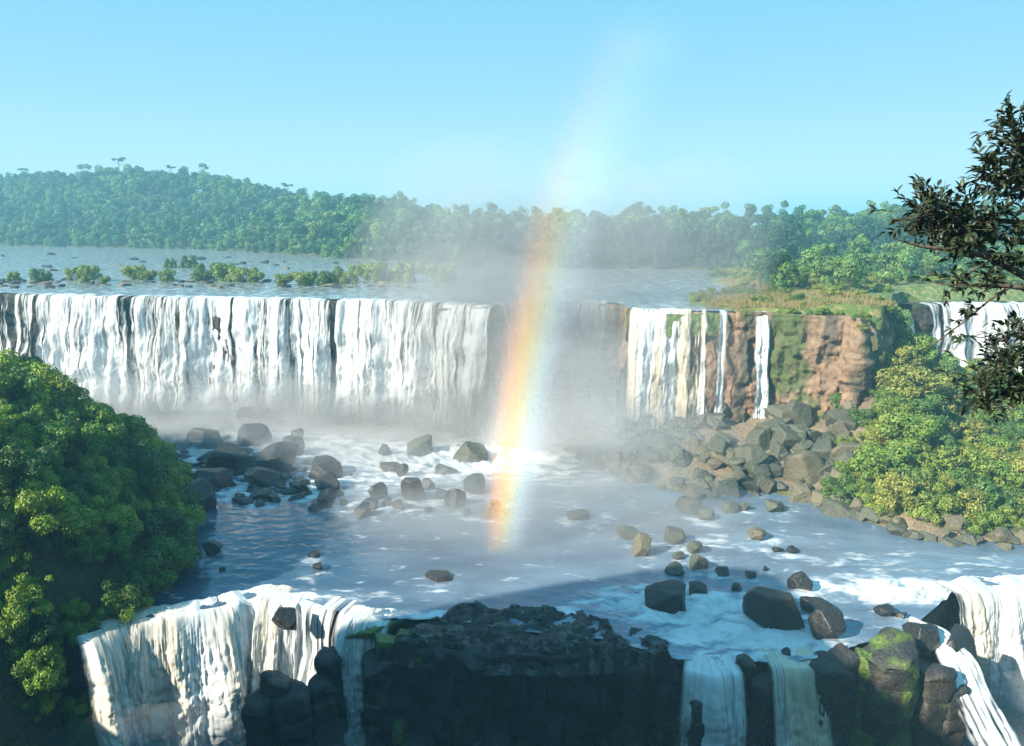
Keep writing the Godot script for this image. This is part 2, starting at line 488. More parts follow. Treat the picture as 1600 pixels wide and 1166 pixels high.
# boulders: kind (d dark wet, g grey, t tan), x, water level, z, width, height, label
const BOULDERS := [
	["d", -85.7, 0.0, -186.1, 9.2, 4.7, "dark pointed rock poking out behind the tip of the left bank bushes"],
	["g", -66.3, 0.0, -186.1, 11.4, 5.1, "flat-topped grey rock in the mist below the wide curtain fall"],
	["g", -59.6, 0.0, -186.1, 9.8, 3.8, "low grey rock leaning on the flat-topped rock in the mist"],
	["g", -70.0, 0.0, -181.3, 5.9, 3.1, "small hazy rock left of the flat-topped rock in the mist"],
	["g", -41.4, 0.0, -184.9, 10.4, 3.8, "broad low rock fading into mist under the wide curtain fall"],
	["g", -31.4, 0.0, -182.5, 7.1, 2.2, "flat slab awash in mist behind the white rapids"],
	["g", -14.1, 0.0, -186.1, 13.3, 9.2, "huge rounded boulder veiled in mist at the foot of the curtain fall"],
	["g", -20.4, 0.0, -162.3, 8.6, 4.7, "hazy grey boulder in the middle of the white rapids"],
	["g", -8.9, 0.0, -157.7, 9.9, 5.4, "broad misty boulder in front of the huge rounded one"],
	["g", -1.5, 0.0, -168.2, 7.1, 3.7, "faint boulder in mist where the rainbow crosses the rapids"],
	["d", -69.7, 0.0, -167.2, 10.8, 4.3, "dark ledge rock at the back of the left bank rubble"],
	["d", -59.4, 0.0, -168.2, 12.3, 5.4, "broad black hump at the back of the left bank rubble"],
	["d", -48.3, 0.0, -161.3, 6.3, 6.3, "upright rounded black boulder at the head of the left rapids"],
	["d", -50.6, 0.0, -173.4, 5.0, 2.9, "rounded grey-black top behind the upright boulder"],
	["d", -59.1, 0.0, -150.8, 15.1, 5.6, "wide black rock in the middle of the left bank rubble"],
	["d", -48.3, 0.0, -149.1, 14.2, 5.8, "big black rock right of the middle of the left bank rubble"],
	["d", -58.7, 0.0, -139.2, 12.5, 5.2, "long black rock under the left bank trees"],
	["d", -55.8, 0.0, -126.8, 8.0, 6.0, "black rock at the corner where the left bank meets calm water"],
	["d", -49.7, 0.0, -141.4, 10.1, 3.6, "low black rock split by white water in the left rubble"],
	["d", -46.5, 0.0, -134.1, 6.6, 2.1, "flat black rock at the front of the left rubble"],
	["d", -38.4, 0.0, -146.7, 9.5, 4.7, "black boulder at the right end of the left bank rubble"],
	["d", -35.8, 0.0, -139.2, 7.8, 3.3, "black boulder in front of the right end of the left rubble"],
	["d", -40.1, 0.0, -137.8, 4.7, 1.9, "small flat black rock beside the foam at the left rubble"],
	["d", -28.0, 0.0, -161.3, 4.7, 2.7, "lone dark boulder out in the white rapids"],
	["d", -25.2, 0.0, -150.8, 5.4, 2.1, "slanting dark slab in the white rapids"],
	["d", -22.4, 0.0, -147.5, 3.3, 2.8, "small square dark rock beside the slanting slab"],
	["d", -13.4, 0.0, -149.1, 5.8, 2.0, "flat dark rock below the hazy boulder"],
	["d", -33.3, 0.0, -129.9, 5.5, 3.3, "black boulder of a touching pair left of the midstream heap"],
	["d", -30.7, 0.0, -132.1, 2.5, 1.3, "small low rock at the right of the left midstream pair"],
	["d", -25.0, 0.0, -134.4, 4.6, 3.2, "rounded black boulder at the upper left of the midstream heap"],
	["d", -25.7, 0.0, -129.9, 4.9, 1.8, "sloping black slab in the midstream heap"],
	["d", -26.0, 0.0, -125.6, 4.3, 2.8, "lowest black boulder of the midstream heap"],
	["d", -22.6, 0.0, -131.8, 2.5, 2.0, "small black rock wedged inside the midstream heap"],
	["d", -20.5, 0.0, -129.6, 4.0, 1.8, "flat black rock at the foot of the midstream heap"],
	["d", -17.8, 0.0, -133.1, 5.9, 4.8, "tallest black boulder of the midstream heap"],
	["d", -16.1, 0.0, -139.2, 4.3, 2.4, "black boulder on top of the midstream heap"],
	["d", -13.0, 0.0, -135.1, 3.0, 2.3, "small black rock at the right of the midstream heap"],
	["d", -14.9, 0.0, -128.0, 2.0, 1.1, "tiny black rock in the calm water below the midstream heap"],
	["d", -10.1, 0.0, -130.5, 4.9, 4.2, "dark boulder beside the rainbow in the midstream heap"],
	["d", -6.6, 0.0, -136.4, 6.7, 3.7, "hazy dark boulder behind the rainbow"],
	["g", -8.0, 0.0, -126.8, 2.8, 1.7, "small rock at the foot of the rainbow"],
	["t", -3.8, 0.0, -125.4, 4.9, 3.0, "warm brown boulder behind the edge of the rainbow"],
	["d", -46.5, 0.0, -110.7, 4.0, 2.1, "dark oval boulder in the blue water by the left bank"],
	["d", -42.6, 0.0, -105.0, 1.6, 0.7, "tiny dark rock barely above the blue water"],
	["d", -30.5, 0.0, -109.8, 2.6, 1.0, "dark flat rock alone in the blue pool"],
	["d", -28.7, 0.0, -105.2, 3.2, 1.1, "long dark rock just above the left falls"],
	["d", -10.3, 0.0, -101.1, 5.2, 0.8, "flat brown ledge awash behind the central rock outcrop"],
	["t", 20.0, 0.0, -109.8, 4.5, 3.7, "tan pointed boulder standing in the right of the pool"],
	["g", 26.2, 0.0, -114.3, 4.5, 3.3, "blocky grey boulder behind the tan pointed one"],
	["g", 28.1, 0.0, -111.0, 3.4, 1.9, "low grey rock between the blocky boulder and the rapids"],
	["g", 27.6, 0.0, -105.2, 3.6, 2.7, "brown-grey boulder in front of the blocky one"],
	["g", 24.2, 0.0, -103.1, 4.0, 1.4, "low rock on the near side of the tan boulder"],
	["g", 30.6, 0.0, -103.3, 3.0, 1.9, "rounded grey boulder sitting alone right of the pool centre"],
	["g", 25.2, 0.0, -108.9, 2.8, 1.1, "flat rock awash between the tan and grey boulders"],
	["g", 18.4, 0.0, -116.8, 5.4, 2.0, "hazy low rock left of the tan pointed boulder"],
	["g", 11.5, 0.0, -124.2, 6.3, 1.7, "faint low rock in the mist at the pool centre"],
	["g", 38.5, 0.0, -128.0, 4.8, 2.4, "smooth grey boulder in front of the heaped talus"],
	["g", 41.4, 0.0, -129.0, 2.4, 1.5, "small rock touching the smooth grey boulder"],
	["g", 31.8, 0.0, -126.8, 6.5, 2.8, "long grey rock at the water edge below the talus"],
	["g", 33.6, 0.0, -124.5, 4.7, 1.9, "low end rock of the long grey rock by the talus"],
	["g", 46.5, 0.0, -128.0, 3.9, 2.6, "grey block standing in water below the right bank"],
	["t", 39.3, 0.0, -115.8, 4.5, 1.8, "flat-topped wedge rock in the right rapids"],
	["d", 41.3, 0.0, -111.4, 2.3, 0.9, "small dark rock, first of a pair right of the wedge rock"],
	["d", 43.8, 0.0, -111.0, 2.5, 0.9, "small dark rock, second of a pair right of the wedge rock"],
	["d", 34.6, 0.0, -102.7, 2.6, 1.0, "dark rock shaped like a low saddle above the right rapids"],
	["d", 37.2, 0.0, -105.0, 1.2, 0.6, "tiny dark rock behind the saddle rock"],
	["d", 31.0, 0.0, -98.6, 2.2, 1.2, "round dark boulder above the white step of the right rapids"],
	["d", 20.5, 0.0, -92.7, 8.5, 4.1, "large flat-topped dark block right of the central outcrop"],
	["d", 25.5, 0.0, -97.6, 4.1, 1.8, "lower dark slab behind the large flat-topped block"],
	["d", 39.9, 0.0, -98.6, 4.5, 2.7, "square dark block on the edge of the right rapids"],
	["d", 33.8, 0.0, -87.6, 9.7, 4.8, "long mossy dark block splitting the right rapids"],
	["d", 39.1, 0.0, -85.8, 6.6, 3.8, "right end of the long block splitting the right rapids"],
	["d", 40.4, 0.0, -92.0, 5.5, 2.2, "dark slab lying on the long block in the rapids"],
	["d", 48.3, 0.0, -91.5, 3.6, 1.4, "rounded dark rock in the white water near the right fall"],
	["d", 50.3, 0.0, -91.0, 2.3, 0.9, "small dark rock next to the rounded one near the right fall"],
	["d", 32.5, 0.0, -82.1, 1.7, 1.0, "small round rock at the lip of the tan right cascade"],
	["d", 50.2, 0.0, -83.9, 6.4, 3.3, "dark sloping boulder left of the big right rock"],
	["d", 54.4, -6.0, -84.7, 7.5, 7.5, "big dark boulder beside the far right fall"],
	["d", -29.5, -1.0, -90.1, 4.6, 2.8, "small mossy rock knob at the lip of the near left fall"],
]

func _ready() -> void:
	rng.seed = 7
	na = noise(11, 0.01, 4); nb = noise(23, 0.01, 3); nc = noise(37, 0.01, 2)
	# ------------------------------------------------ camera, sky, sun
	var cam := Camera3D.new()
	cam.name = "camera"
	add_child(cam)
	cam.position = Vector3(0, 50, 0)
	cam.rotation.x = -atan(233.0 / 1200.0)
	cam.fov = rad_to_deg(2.0 * atan(583.0 / 1200.0))
	cam.near = 0.1; cam.far = 12000.0
	cam.current = true
	var env := Environment.new()
	env.background_mode = Environment.BG_SKY
	var sm := ProceduralSkyMaterial.new()
	sm.sky_top_color = lin(0.085, 0.28, 0.44)
	sm.sky_horizon_color = lin(0.41, 0.53, 0.51)
	sm.sky_curve = 0.08
	sm.sky_energy_multiplier = 1.0
	sm.ground_bottom_color = lin(0.10, 0.16, 0.14)
	sm.ground_horizon_color = lin(0.35, 0.5, 0.55)
	sm.sun_angle_max = 1.0
	var sky := Sky.new(); sky.sky_material = sm
	env.sky = sky
	env.tonemap_mode = Environment.TONE_MAPPER_LINEAR
	env.tonemap_exposure = 2.25
	env.fog_enabled = true
	env.fog_density = 0.00055
	env.fog_light_color = Color(0.62, 0.90, 1.0)
	env.volumetric_fog_enabled = true
	env.volumetric_fog_density = 0.0
	env.sdfgi_enabled = true; env.ssao_enabled = true; env.ssil_enabled = true
	var we := WorldEnvironment.new()
	we.name = "world_environment"
	we.environment = env
	add_child(we)
	var sun := DirectionalLight3D.new()
	sun.name = "sun"
	sun.light_color = Color(1.0, 0.955, 0.87)
	sun.light_energy = 1.6
	sun.light_angular_distance = 0.5
	sun.shadow_enabled = true
	add_child(sun)
	var el := deg_to_rad(32.0)
	var az := deg_to_rad(57.0)
	sun.look_at_from_position(Vector3.ZERO, Vector3(sin(az) * cos(el), -sin(el), -cos(az) * cos(el)))

	materials()
	land()
	water()
	upper_falls()
	lower_falls()
	boulders()
	outcrops()
	forest()
	bushes()
	islands()
	moss_clumps()
	foreground_tree()
	mists()
	rainbow()

func materials() -> void:
	var grain := ntex(noise(3, 0.02, 5), 512, [[0.0, Color(0.45, 0.45, 0.45)], [0.45, Color(0.8, 0.79, 0.78)], [0.6, Color(0.95, 0.95, 0.95)], [1.0, Color(1, 1, 1)]])
	var bump := ntex(noise(5, 0.02, 5), 512, [], true, 7.0)
	M.rock = rock_material(grain, bump, 0.22, 0.6, true)
	M.face = rock_material(ntex(noise(4, 0.02, 5), 512, [[0.0, Color(0.55, 0.55, 0.55)], [0.5, Color(0.85, 0.85, 0.84)], [1.0, Color(1, 1, 1)]]), bump, 0.06, 0.8, true)
	M.dark = rock_material(ntex(noise(7, 0.015, 5), 512, [[0.0, lin(0.006, 0.007, 0.009)], [0.5, lin(0.018, 0.018, 0.019)], [0.72, lin(0.04, 0.034, 0.028)], [1.0, lin(0.06, 0.055, 0.045)]]), bump, 0.38, 0.42, false)
	M.grey = rock_material(ntex(noise(9, 0.015, 5), 512, [[0.0, lin(0.03, 0.03, 0.03)], [0.4, lin(0.075, 0.072, 0.065)], [0.55, lin(0.11, 0.10, 0.085)], [0.68, lin(0.07, 0.10, 0.04)], [1.0, lin(0.10, 0.13, 0.05)]]), bump, 0.2, 0.7, false)
	M.tan = rock_material(ntex(noise(13, 0.015, 5), 512, [[0.0, lin(0.05, 0.043, 0.035)], [0.4, lin(0.13, 0.105, 0.08)], [0.55, lin(0.19, 0.15, 0.11)], [0.68, lin(0.09, 0.11, 0.04)], [1.0, lin(0.12, 0.14, 0.05)]]), bump, 0.2, 0.75, false)
	var f := StandardMaterial3D.new()
	f.vertex_color_use_as_albedo = true
	f.transparency = BaseMaterial3D.TRANSPARENCY_ALPHA
	f.roughness = 0.55
	f.metallic_specular = 0.3
	M.fall = f
	M.leaf = leaf_material()
	var bark := rock_material(ntex(noise(15, 0.03, 4), 256, [[0.0, lin(0.04, 0.03, 0.02)], [1.0, lin(0.14, 0.11, 0.08)]]), bump, 1.2, 0.85, false)
	M.bark = bark
	M.soil = rock_material(ntex(noise(17, 0.02, 5), 512, [[0.0, lin(0.02, 0.035, 0.012)], [0.45, lin(0.04, 0.06, 0.018)], [0.62, lin(0.08, 0.07, 0.035)], [1.0, lin(0.14, 0.11, 0.06)]]), bump, 0.12, 0.95, false)
	M.scree = rock_material(ntex(noise(19, 0.03, 5), 512, [[0.0, lin(0.06, 0.05, 0.035)], [0.4, lin(0.17, 0.13, 0.09)], [0.65, lin(0.28, 0.21, 0.14)], [1.0, lin(0.12, 0.15, 0.05)]]), bump, 0.15, 0.95, true)
	M.meadow = rock_material(ntex(noise(21, 0.02, 5), 512, [[0.0, lin(0.04, 0.09, 0.02)], [0.45, lin(0.09, 0.15, 0.035)], [0.62, lin(0.16, 0.18, 0.06)], [0.8, lin(0.30, 0.23, 0.11)], [1.0, lin(0.34, 0.26, 0.14)]]), bump, 0.05, 0.95, false)

func land() -> void:
	# flat ground out to the horizon, below the upper river
	var g := PlaneMesh.new()
	g.size = Vector2(7000, 3300)
	var go := part("ground", g, M.soil, self)
	go.position = Vector3(0, 28.2, -1900)
	tag(go, "flat forest floor reaching to the horizon", "", "", "structure")
	# near gorge walls left, behind and right of the viewpoint
	var nu := 134; var nv := 100
	var p := PackedVector3Array(); var c := PackedColorArray()
	for j in nv:
		for i in nu:
			var x := -260.0 + 3.0 * i; var z := 72.0 - 3.0 * j
			p.append(Vector3(x, hill_height(x, z), z))
	tag(part("hillside", sheet(nu, nv, p, c), M.soil, self), "steep forested gorge side rising at the left bank", "", "", "structure")
	# far hills
	nu = 150; nv = 60
	p = PackedVector3Array()
	for j in nv:
		for i in nu:
			var x := -1500.0 + 3000.0 * i / (nu - 1.0)
			var z := -table(SHORE, x) + 12.0 - 700.0 * pow(j / (nv - 1.0), 1.6)
			p.append(Vector3(x, far_height(x, z), z))
	tag(part("hills", sheet(nu, nv, p, c), M.soil, self), "long low wooded hills behind the upper river", "", "", "structure")
	# right slope and talus
	nu = 160; nv = 60
	p = PackedVector3Array()
	for j in nv:
		for i in nu:
			var q := slope_point(i / (nu - 1.0), j / (nv - 1.0) * 1.06)
			q.y += 0.8 * na.get_noise_2d(q.x * 8.0, q.z * 8.0) + 0.4 * nb.get_noise_2d(q.x * 30.0, q.z * 30.0)
			p.append(q)
			var green := ss(-0.05, 0.25, na.get_noise_2d(q.x * 3.0 + 50.0, q.z * 3.0))
			c.append(Color(1, 1, 1).lerp(Color(0.45, 0.62, 0.3), green))
	tag(part("slope", sheet(nu, nv, p, c), M.scree, self), "brown scree slope below the right-hand cliff", "", "", "structure")
	# plateau on the right
	nu = 120; nv = 90
	p = PackedVector3Array(); c = PackedColorArray()
	for j in nv:
		for i in nu:
			var x := 34.0 + 366.0 * pow(i / (nu - 1.0), 1.6)
			var z := lerpf(plateau_front(x), -430.0, pow(j / (nv - 1.0), 1.4))
			p.append(Vector3(x, plateau_height(x, z) - (5.0 if j == 0 else 0.0), z))
	tag(part("plateau", sheet(nu, nv, p, c), M.meadow, self), "grassy plateau above the right-hand cliff", "", "", "structure")
	var lr := PlaneMesh.new()
	lr.size = Vector2(300, 120)
	var wm := StandardMaterial3D.new()
	wm.albedo_color = lin(0.12, 0.13, 0.12); wm.roughness = 0.2
	var lo := part("lower_river", lr, wm, self)
	lo.position = Vector3(0, -42, -50)
	tag(lo, "churning river on the gorge floor below the near falls", "", "", "structure")

func rapid(x: float, z: float, w: float, scale: float) -> float:
	var warp := 2.2 * nb.get_noise_2d(x * 9.0, z * 9.0)
	var n := na.get_noise_2d((x + warp) * 14.0 * scale, (z + warp) * 34.0 * scale) + 0.4 * nb.get_noise_2d((x - warp) * 40.0 * scale, z * 120.0 * scale)
	return ss(0.30, 1.05, n * 0.75 + w)

func water() -> void:
	# how broken the water is, over the pool
	foam_w.resize(FX * FZ)
	foam_w.fill(0.06)
	for s in [[Vector3(-29.96, 0.00, -173.42), 60.0, 30.0, 0.62], [Vector3(-16.08, 0.00, -154.14), 34.0, 20.0, 0.5], [Vector3(-28.76, 0.00, -136.79), 26.0, 10.0, 0.35], [Vector3(13.77, 0.00, -158.57), 32.0, 20.0, 0.4], [Vector3(43.10, 0.00, -149.94), 8.0, 5.0, 0.6], [Vector3(33.96, 0.00, -116.07), 16.0, 4.0, 0.42], [Vector3(17.27, 0.00, -95.82), 13.0, 6.0, 0.75], [Vector3(27.55, 0.00, -92.36), 12.0, 9.0, 0.8], [Vector3(29.33, 0.00, -84.63), 18.0, 6.0, 0.6], [Vector3(49.15, 0.00, -99.52), 16.0, 5.0, 0.75], [Vector3(57.58, 0.00, -98.57), 12.0, 5.0, 0.75], [Vector3(57.66, 0.00, -107.77), 30.0, 5.0, 0.28], [Vector3(-11.59, 0.00, -91.53), 8.0, 2.5, 0.8], [Vector3(-27.86, 0.00, -96.72), 9.0, 3.0, 0.3], [Vector3(4.17, 0.00, -92.36), 6.0, 3.0, 0.5], [Vector3(-21.08, 0.00, -97.64), 16.0, 3.0, 0.2], [Vector3(11.32, 0.00, -128.65), 22.0, 8.0, 0.2], [Vector3(-64.03, 0.00, -168.18), 40.0, 18.0, 0.35]]:
		splat(s[0].x, s[0].z, s[1], s[2], s[3])
	for b in BOULDERS:
		splat(b[1], b[3] + b[4] * 0.3, b[4] * 0.75 + 0.6, b[4] * 0.6 + 1.0, 0.28)
	var img := PackedByteArray(); img.resize(FX * FZ * 3)
	var rgh := PackedByteArray(); rgh.resize(FX * FZ)
	for j in FZ:
		for i in FX:
			var k := j * FX + i
			var x := X0 + XL * i / FX
			var z := Z0 + ZL * j / FZ
			var w := foam_w[k]
			var f := rapid(x, z, w, 1.0)
			var milk_haze := clampf(0.12 + 0.5 * ss(-28.0, 10.0, x) + 1.0 * w + 0.35 * nb.get_noise_2d(x * 4.0, z * 9.0), 0.0, 1.0)  # paler to the right: mist haze put into the water colour, besides foam milk
			var r := lerpf(lerpf(0.012, 0.165, milk_haze), 0.70, f)
			var g := lerpf(lerpf(0.045, 0.235, milk_haze), 0.72, f)
			var b := lerpf(lerpf(0.09, 0.31, milk_haze), 0.73, f)  # blue of the reflected sky put into the base water colour
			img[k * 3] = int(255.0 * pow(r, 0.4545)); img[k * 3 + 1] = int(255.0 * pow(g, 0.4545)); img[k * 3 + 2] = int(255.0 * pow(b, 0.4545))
			rgh[k] = int(255.0 * lerpf(0.09 + 0.14 * milk_haze, 0.75, f))
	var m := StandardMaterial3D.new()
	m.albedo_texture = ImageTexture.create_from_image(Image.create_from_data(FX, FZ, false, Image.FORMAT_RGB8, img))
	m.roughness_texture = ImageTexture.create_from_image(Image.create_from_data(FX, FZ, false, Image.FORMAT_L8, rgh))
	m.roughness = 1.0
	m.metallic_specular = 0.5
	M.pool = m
	var lip := [[-80.0, -103.0], [-56.0, -100.0], [-53.5, -94.0]]
	for q in [Vector3(-54.08, 0.00, -86.38), Vector3(-52.14, 0.00, -88.34), Vector3(-49.45, 0.00, -91.04), Vector3(-44.94, 0.00, -92.03), Vector3(-39.90, 0.00, -94.06), Vector3(-35.01, 0.00, -97.27), Vector3(-28.73, 0.00, -96.72), Vector3(-21.78, 0.00, -92.70), Vector3(-16.48, 0.00, -91.04), Vector3(-9.11, 0.00, -91.53), Vector3(0.00, 0.00, -88.34), Vector3(11.75, 0.00, -86.08), Vector3(19.47, 0.00, -81.85), Vector3(26.02, 0.00, -81.19), Vector3(35.10, 0.00, -81.58), Vector3(42.77, 0.00, -85.35), Vector3(49.73, 0.00, -88.34), Vector3(61.12, 0.00, -98.57), Vector3(64.91, 0.00, -100.49), Vector3(81.57, 0.00, -101.08), Vector3(110.13, 0.00, -102.48)]: lip.append([q.x, q.z])
	var nu := 430; var nv := 300
	var p := PackedVector3Array(); var c := PackedColorArray(); var uv := PackedVector2Array()
	for j in nv:
		for i in nu:
			var x := -150.0 + 285.0 * i / (nu - 1.0)
			var z := lerpf(table(lip, x), -214.0, pow(j / (nv - 1.0), 1.35))
			var w := foam_at(x, z)
			var y := (0.06 + 0.10 * w) * na.get_noise_2d(x * 22.0 + z * 6.0, z * 42.0) + 0.035 * nb.get_noise_2d(x * 80.0 - z * 30.0, z * 120.0) + w * w * (0.9 * na.get_noise_2d(x * 18.0, z * 26.0) + 0.45 * nb.get_noise_2d(x * 70.0, z * 90.0))
			p.append(Vector3(x, y, z))
			uv.append(Vector2((x - X0) / XL, (z - Z0) / ZL))
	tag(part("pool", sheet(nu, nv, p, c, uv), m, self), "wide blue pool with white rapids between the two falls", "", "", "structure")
	# upper river
	var um := StandardMaterial3D.new()
	um.albedo_texture = ntex(noise(31, 0.02, 5), 1024, [[0.0, lin(0.07, 0.09, 0.10)], [0.5, lin(0.12, 0.14, 0.15)], [0.6, lin(0.17, 0.2, 0.22)], [0.70, lin(0.6, 0.64, 0.66)], [1.0, lin(0.85, 0.87, 0.88)]])
	um.uv1_triplanar = true; um.uv1_world_triplanar = true
	um.uv1_scale = Vector3(0.012, 0.03, 0.045)
	um.roughness = 0.2
	var edge := []
	for q in LIP + [Vector3(0.00, 31.00, -188.67), Vector3(16.00, 31.00, -191.84), Vector3(26.32, 31.00, -185.59), Vector3(26.72, 31.00, -172.87), Vector3(37.00, 31.00, -170.28), Vector3(47.69, 31.00, -167.76), Vector3(56.10, 31.00, -167.76)]: edge.append([q.x, q.z])
	edge.append([400.0, -230.0])
	nu = 220; nv = 120
	p = PackedVector3Array()
	for j in nv:
		for i in nu:
			var t := i / (nu - 1.0)
			var v := pow(j / (nv - 1.0), 2.0)
			var xn := lerpf(-190.0, 51.0, t)
			var xf := lerpf(-800.0, 300.0, t)
			var x := lerpf(xn, xf, v)
			var z := lerpf(table(edge, xn) - 1.6, -880.0, v)
			p.append(Vector3(x, 31.0 + 0.10 * na.get_noise_2d(x * 12.0, z * 30.0) + 0.10 * nb.get_noise_2d(x * 50.0, z * 90.0), z))
	tag(part("upper_river", sheet(nu, nv, p, PackedColorArray()), um, self), "broad pale upper river flowing to the falls", "", "", "structure")

func tone_dark(q: Vector3, s: float) -> Color:
	return rock_tone(q, 0.0)

func tone_outcrop(q: Vector3, s: float) -> Color:
	return rock_tone(q, 0.12)

func tone_warm(q: Vector3, s: float) -> Color:
	var k := na.get_noise_3d(q.x * 5.0, q.y * 3.0, q.z * 5.0) + 0.5 * nb.get_noise_3d(q.x * 20.0, q.y * 6.0, q.z * 20.0)
	var col := Color(0.30, 0.20, 0.13).lerp(Color(0.50, 0.30, 0.19), ss(-0.2, 0.3, k))
	var stain := nc.get_noise_2d(s * 22.0, q.y * 1.5) + 0.4 * nb.get_noise_2d(s * 60.0, q.y * 8.0)
	col = col.lerp(Color(0.13, 0.11, 0.08), ss(0.0, 0.4, stain))
	var moss := na.get_noise_3d(q.x * 6.0 + 30.0, q.y * 4.0, q.z * 6.0) + 0.4 * nb.get_noise_3dv(q * 24.0)
	return col.lerp(Color(0.10, 0.13, 0.04), ss(0.05, 0.35, moss))

func cliff(path: Array, bottom: float, seed_: int, step: float, tone: Callable, label: String, relief := 1.0) -> void:
	var o := base("cliff", path[0])
	tag(o, label, "cliff")
	part("rock_face", cliff_mesh(path, bottom, 15.0, seed_, step, tone, relief), M.face, o).position = -path[0]

func upper_falls() -> void:
	var low := Vector3(0, -0.25, -0.8)
	var lp := []
	for q in LIP: lp.append(q + low)
	cliff(lp, -3.0, 41, 0.6, tone_dark, "dark basalt wall behind the wide curtain fall")
	var mid := []
	for q in [Vector3(-5.06, 31.00, -178.31), Vector3(0.00, 31.00, -188.67), Vector3(16.00, 31.00, -191.84), Vector3(26.32, 31.00, -185.59), Vector3(27.24, 31.00, -171.57)]: mid.append(q + low)
	cliff(mid, -3.0, 43, 0.5, tone_warm, "pinkish misty cliff between the wide curtain and the tan fall")
	var rt := []
	for q in [Vector3(26.39, 31.00, -175.55), Vector3(37.00, 31.00, -170.28), Vector3(47.69, 31.00, -167.76), Vector3(52.91, 31.00, -166.52)]: rt.append(q + low)
	cliff(rt, 2.0, 47, 0.5, tone_warm, "brown cliff behind the tan fall", 0.8)
	cliff([Vector3(48.57, 31.20, -165.99), Vector3(55.51, 31.20, -165.99), Vector3(59.76, 31.20, -162.38), Vector3(64.28, 31.20, -160.06), Vector3(69.16, 31.20, -158.92), Vector3(71.00, 31.20, -155.60), Vector3(76.60, 31.20, -160.06), Vector3(84.49, 31.20, -168.49)], 3.0, 53, 0.45, tone_warm, "sunlit orange cliff with mossy stains right of the thin fall", 1.2)
	cliff([Vector3(98.03, 30.60, -187.96), Vector3(110.67, 30.60, -189.49), Vector3(126.48, 30.60, -189.49), Vector3(151.77, 30.60, -189.49)], 2.0, 59, 0.8, tone_dark, "shaded cliff behind the bluish fall at the right edge")
	waterfall({"path": [Vector3(-129.03, 31.00, -209.46), Vector3(-106.19, 31.00, -205.69), Vector3(-84.15, 31.00, -202.05), Vector3(-52.49, 31.00, -196.82), Vector3(-25.59, 31.00, -191.84), Vector3(-4.50, 31.00, -179.72)], "bottom": -1.0, "throw": 4.5, "cover": 0.36, "seed": 61, "res": 0.26, "nv": 130, "fold": 0.6, "tan": 0.0}, "wide white curtain fall across the far side of the pool")
	waterfall({"path": [Vector3(-123.04, 31.00, -207.56), Vector3(-117.17, 31.00, -207.56)], "bottom": -1.0, "throw": 5.6, "cover": 0.55, "seed": 62, "res": 0.26, "nv": 80, "fold": 0.7, "tan": 0.5}, "tan streak of water near the left end of the wide curtain", false)
	waterfall({"path": [Vector3(-158.53, 31.00, -221.64), Vector3(-129.38, 31.00, -209.46)], "bottom": -1.0, "throw": 2.5, "cover": -0.25, "seed": 63, "res": 0.3, "nv": 90, "fold": 0.6}, "thin strands over the dark rock at the left end of the far falls", false)
	waterfall({"path": [Vector3(-3.66, 31.00, -182.61), Vector3(0.00, 31.00, -188.67), Vector3(6.35, 31.00, -190.24), Vector3(16.00, 31.00, -191.84), Vector3(23.60, 31.00, -188.67)], "bottom": -1.0, "throw": 3.0, "cover": 0.12, "seed": 64, "res": 0.25, "nv": 100, "fold": 0.6}, "misty broken fall crossed by the rainbow")
	waterfall({"path": [Vector3(26.58, 31.00, -172.87), Vector3(37.00, 31.00, -170.28), Vector3(47.41, 31.00, -167.76)], "bottom": 4.0, "throw": 5.0, "cover": 0.22, "seed": 66, "res": 0.2, "nv": 110, "fold": 0.8, "tan": 0.22}, "tan and white fall right of the rainbow")
	waterfall({"path": [Vector3(52.73, 31.00, -167.76), Vector3(56.10, 31.00, -167.76)], "bottom": 8.0, "throw": 3.6, "cover": 0.7, "seed": 67, "res": 0.12, "nv": 110, "fold": 0.5}, "single thin white fall beside the orange cliff")
	waterfall({"path": [Vector3(99.54, 31.00, -184.09), Vector3(108.39, 31.00, -185.59), Vector3(123.87, 31.00, -185.59), Vector3(142.45, 31.00, -185.59)], "bottom": 6.0, "throw": 5.0, "cover": 0.35, "seed": 68, "res": 0.3, "nv": 90, "fold": 0.9}, "bluish white fall behind the branches at the right edge")
	stream([Vector3(75.82, 13.05, -156.00), Vector3(73.88, 10.85, -156.00), Vector3(72.17, 8.91, -156.00)], 1.4, 2.2, 71, "small white trickle in the dark cleft of the right cliff")

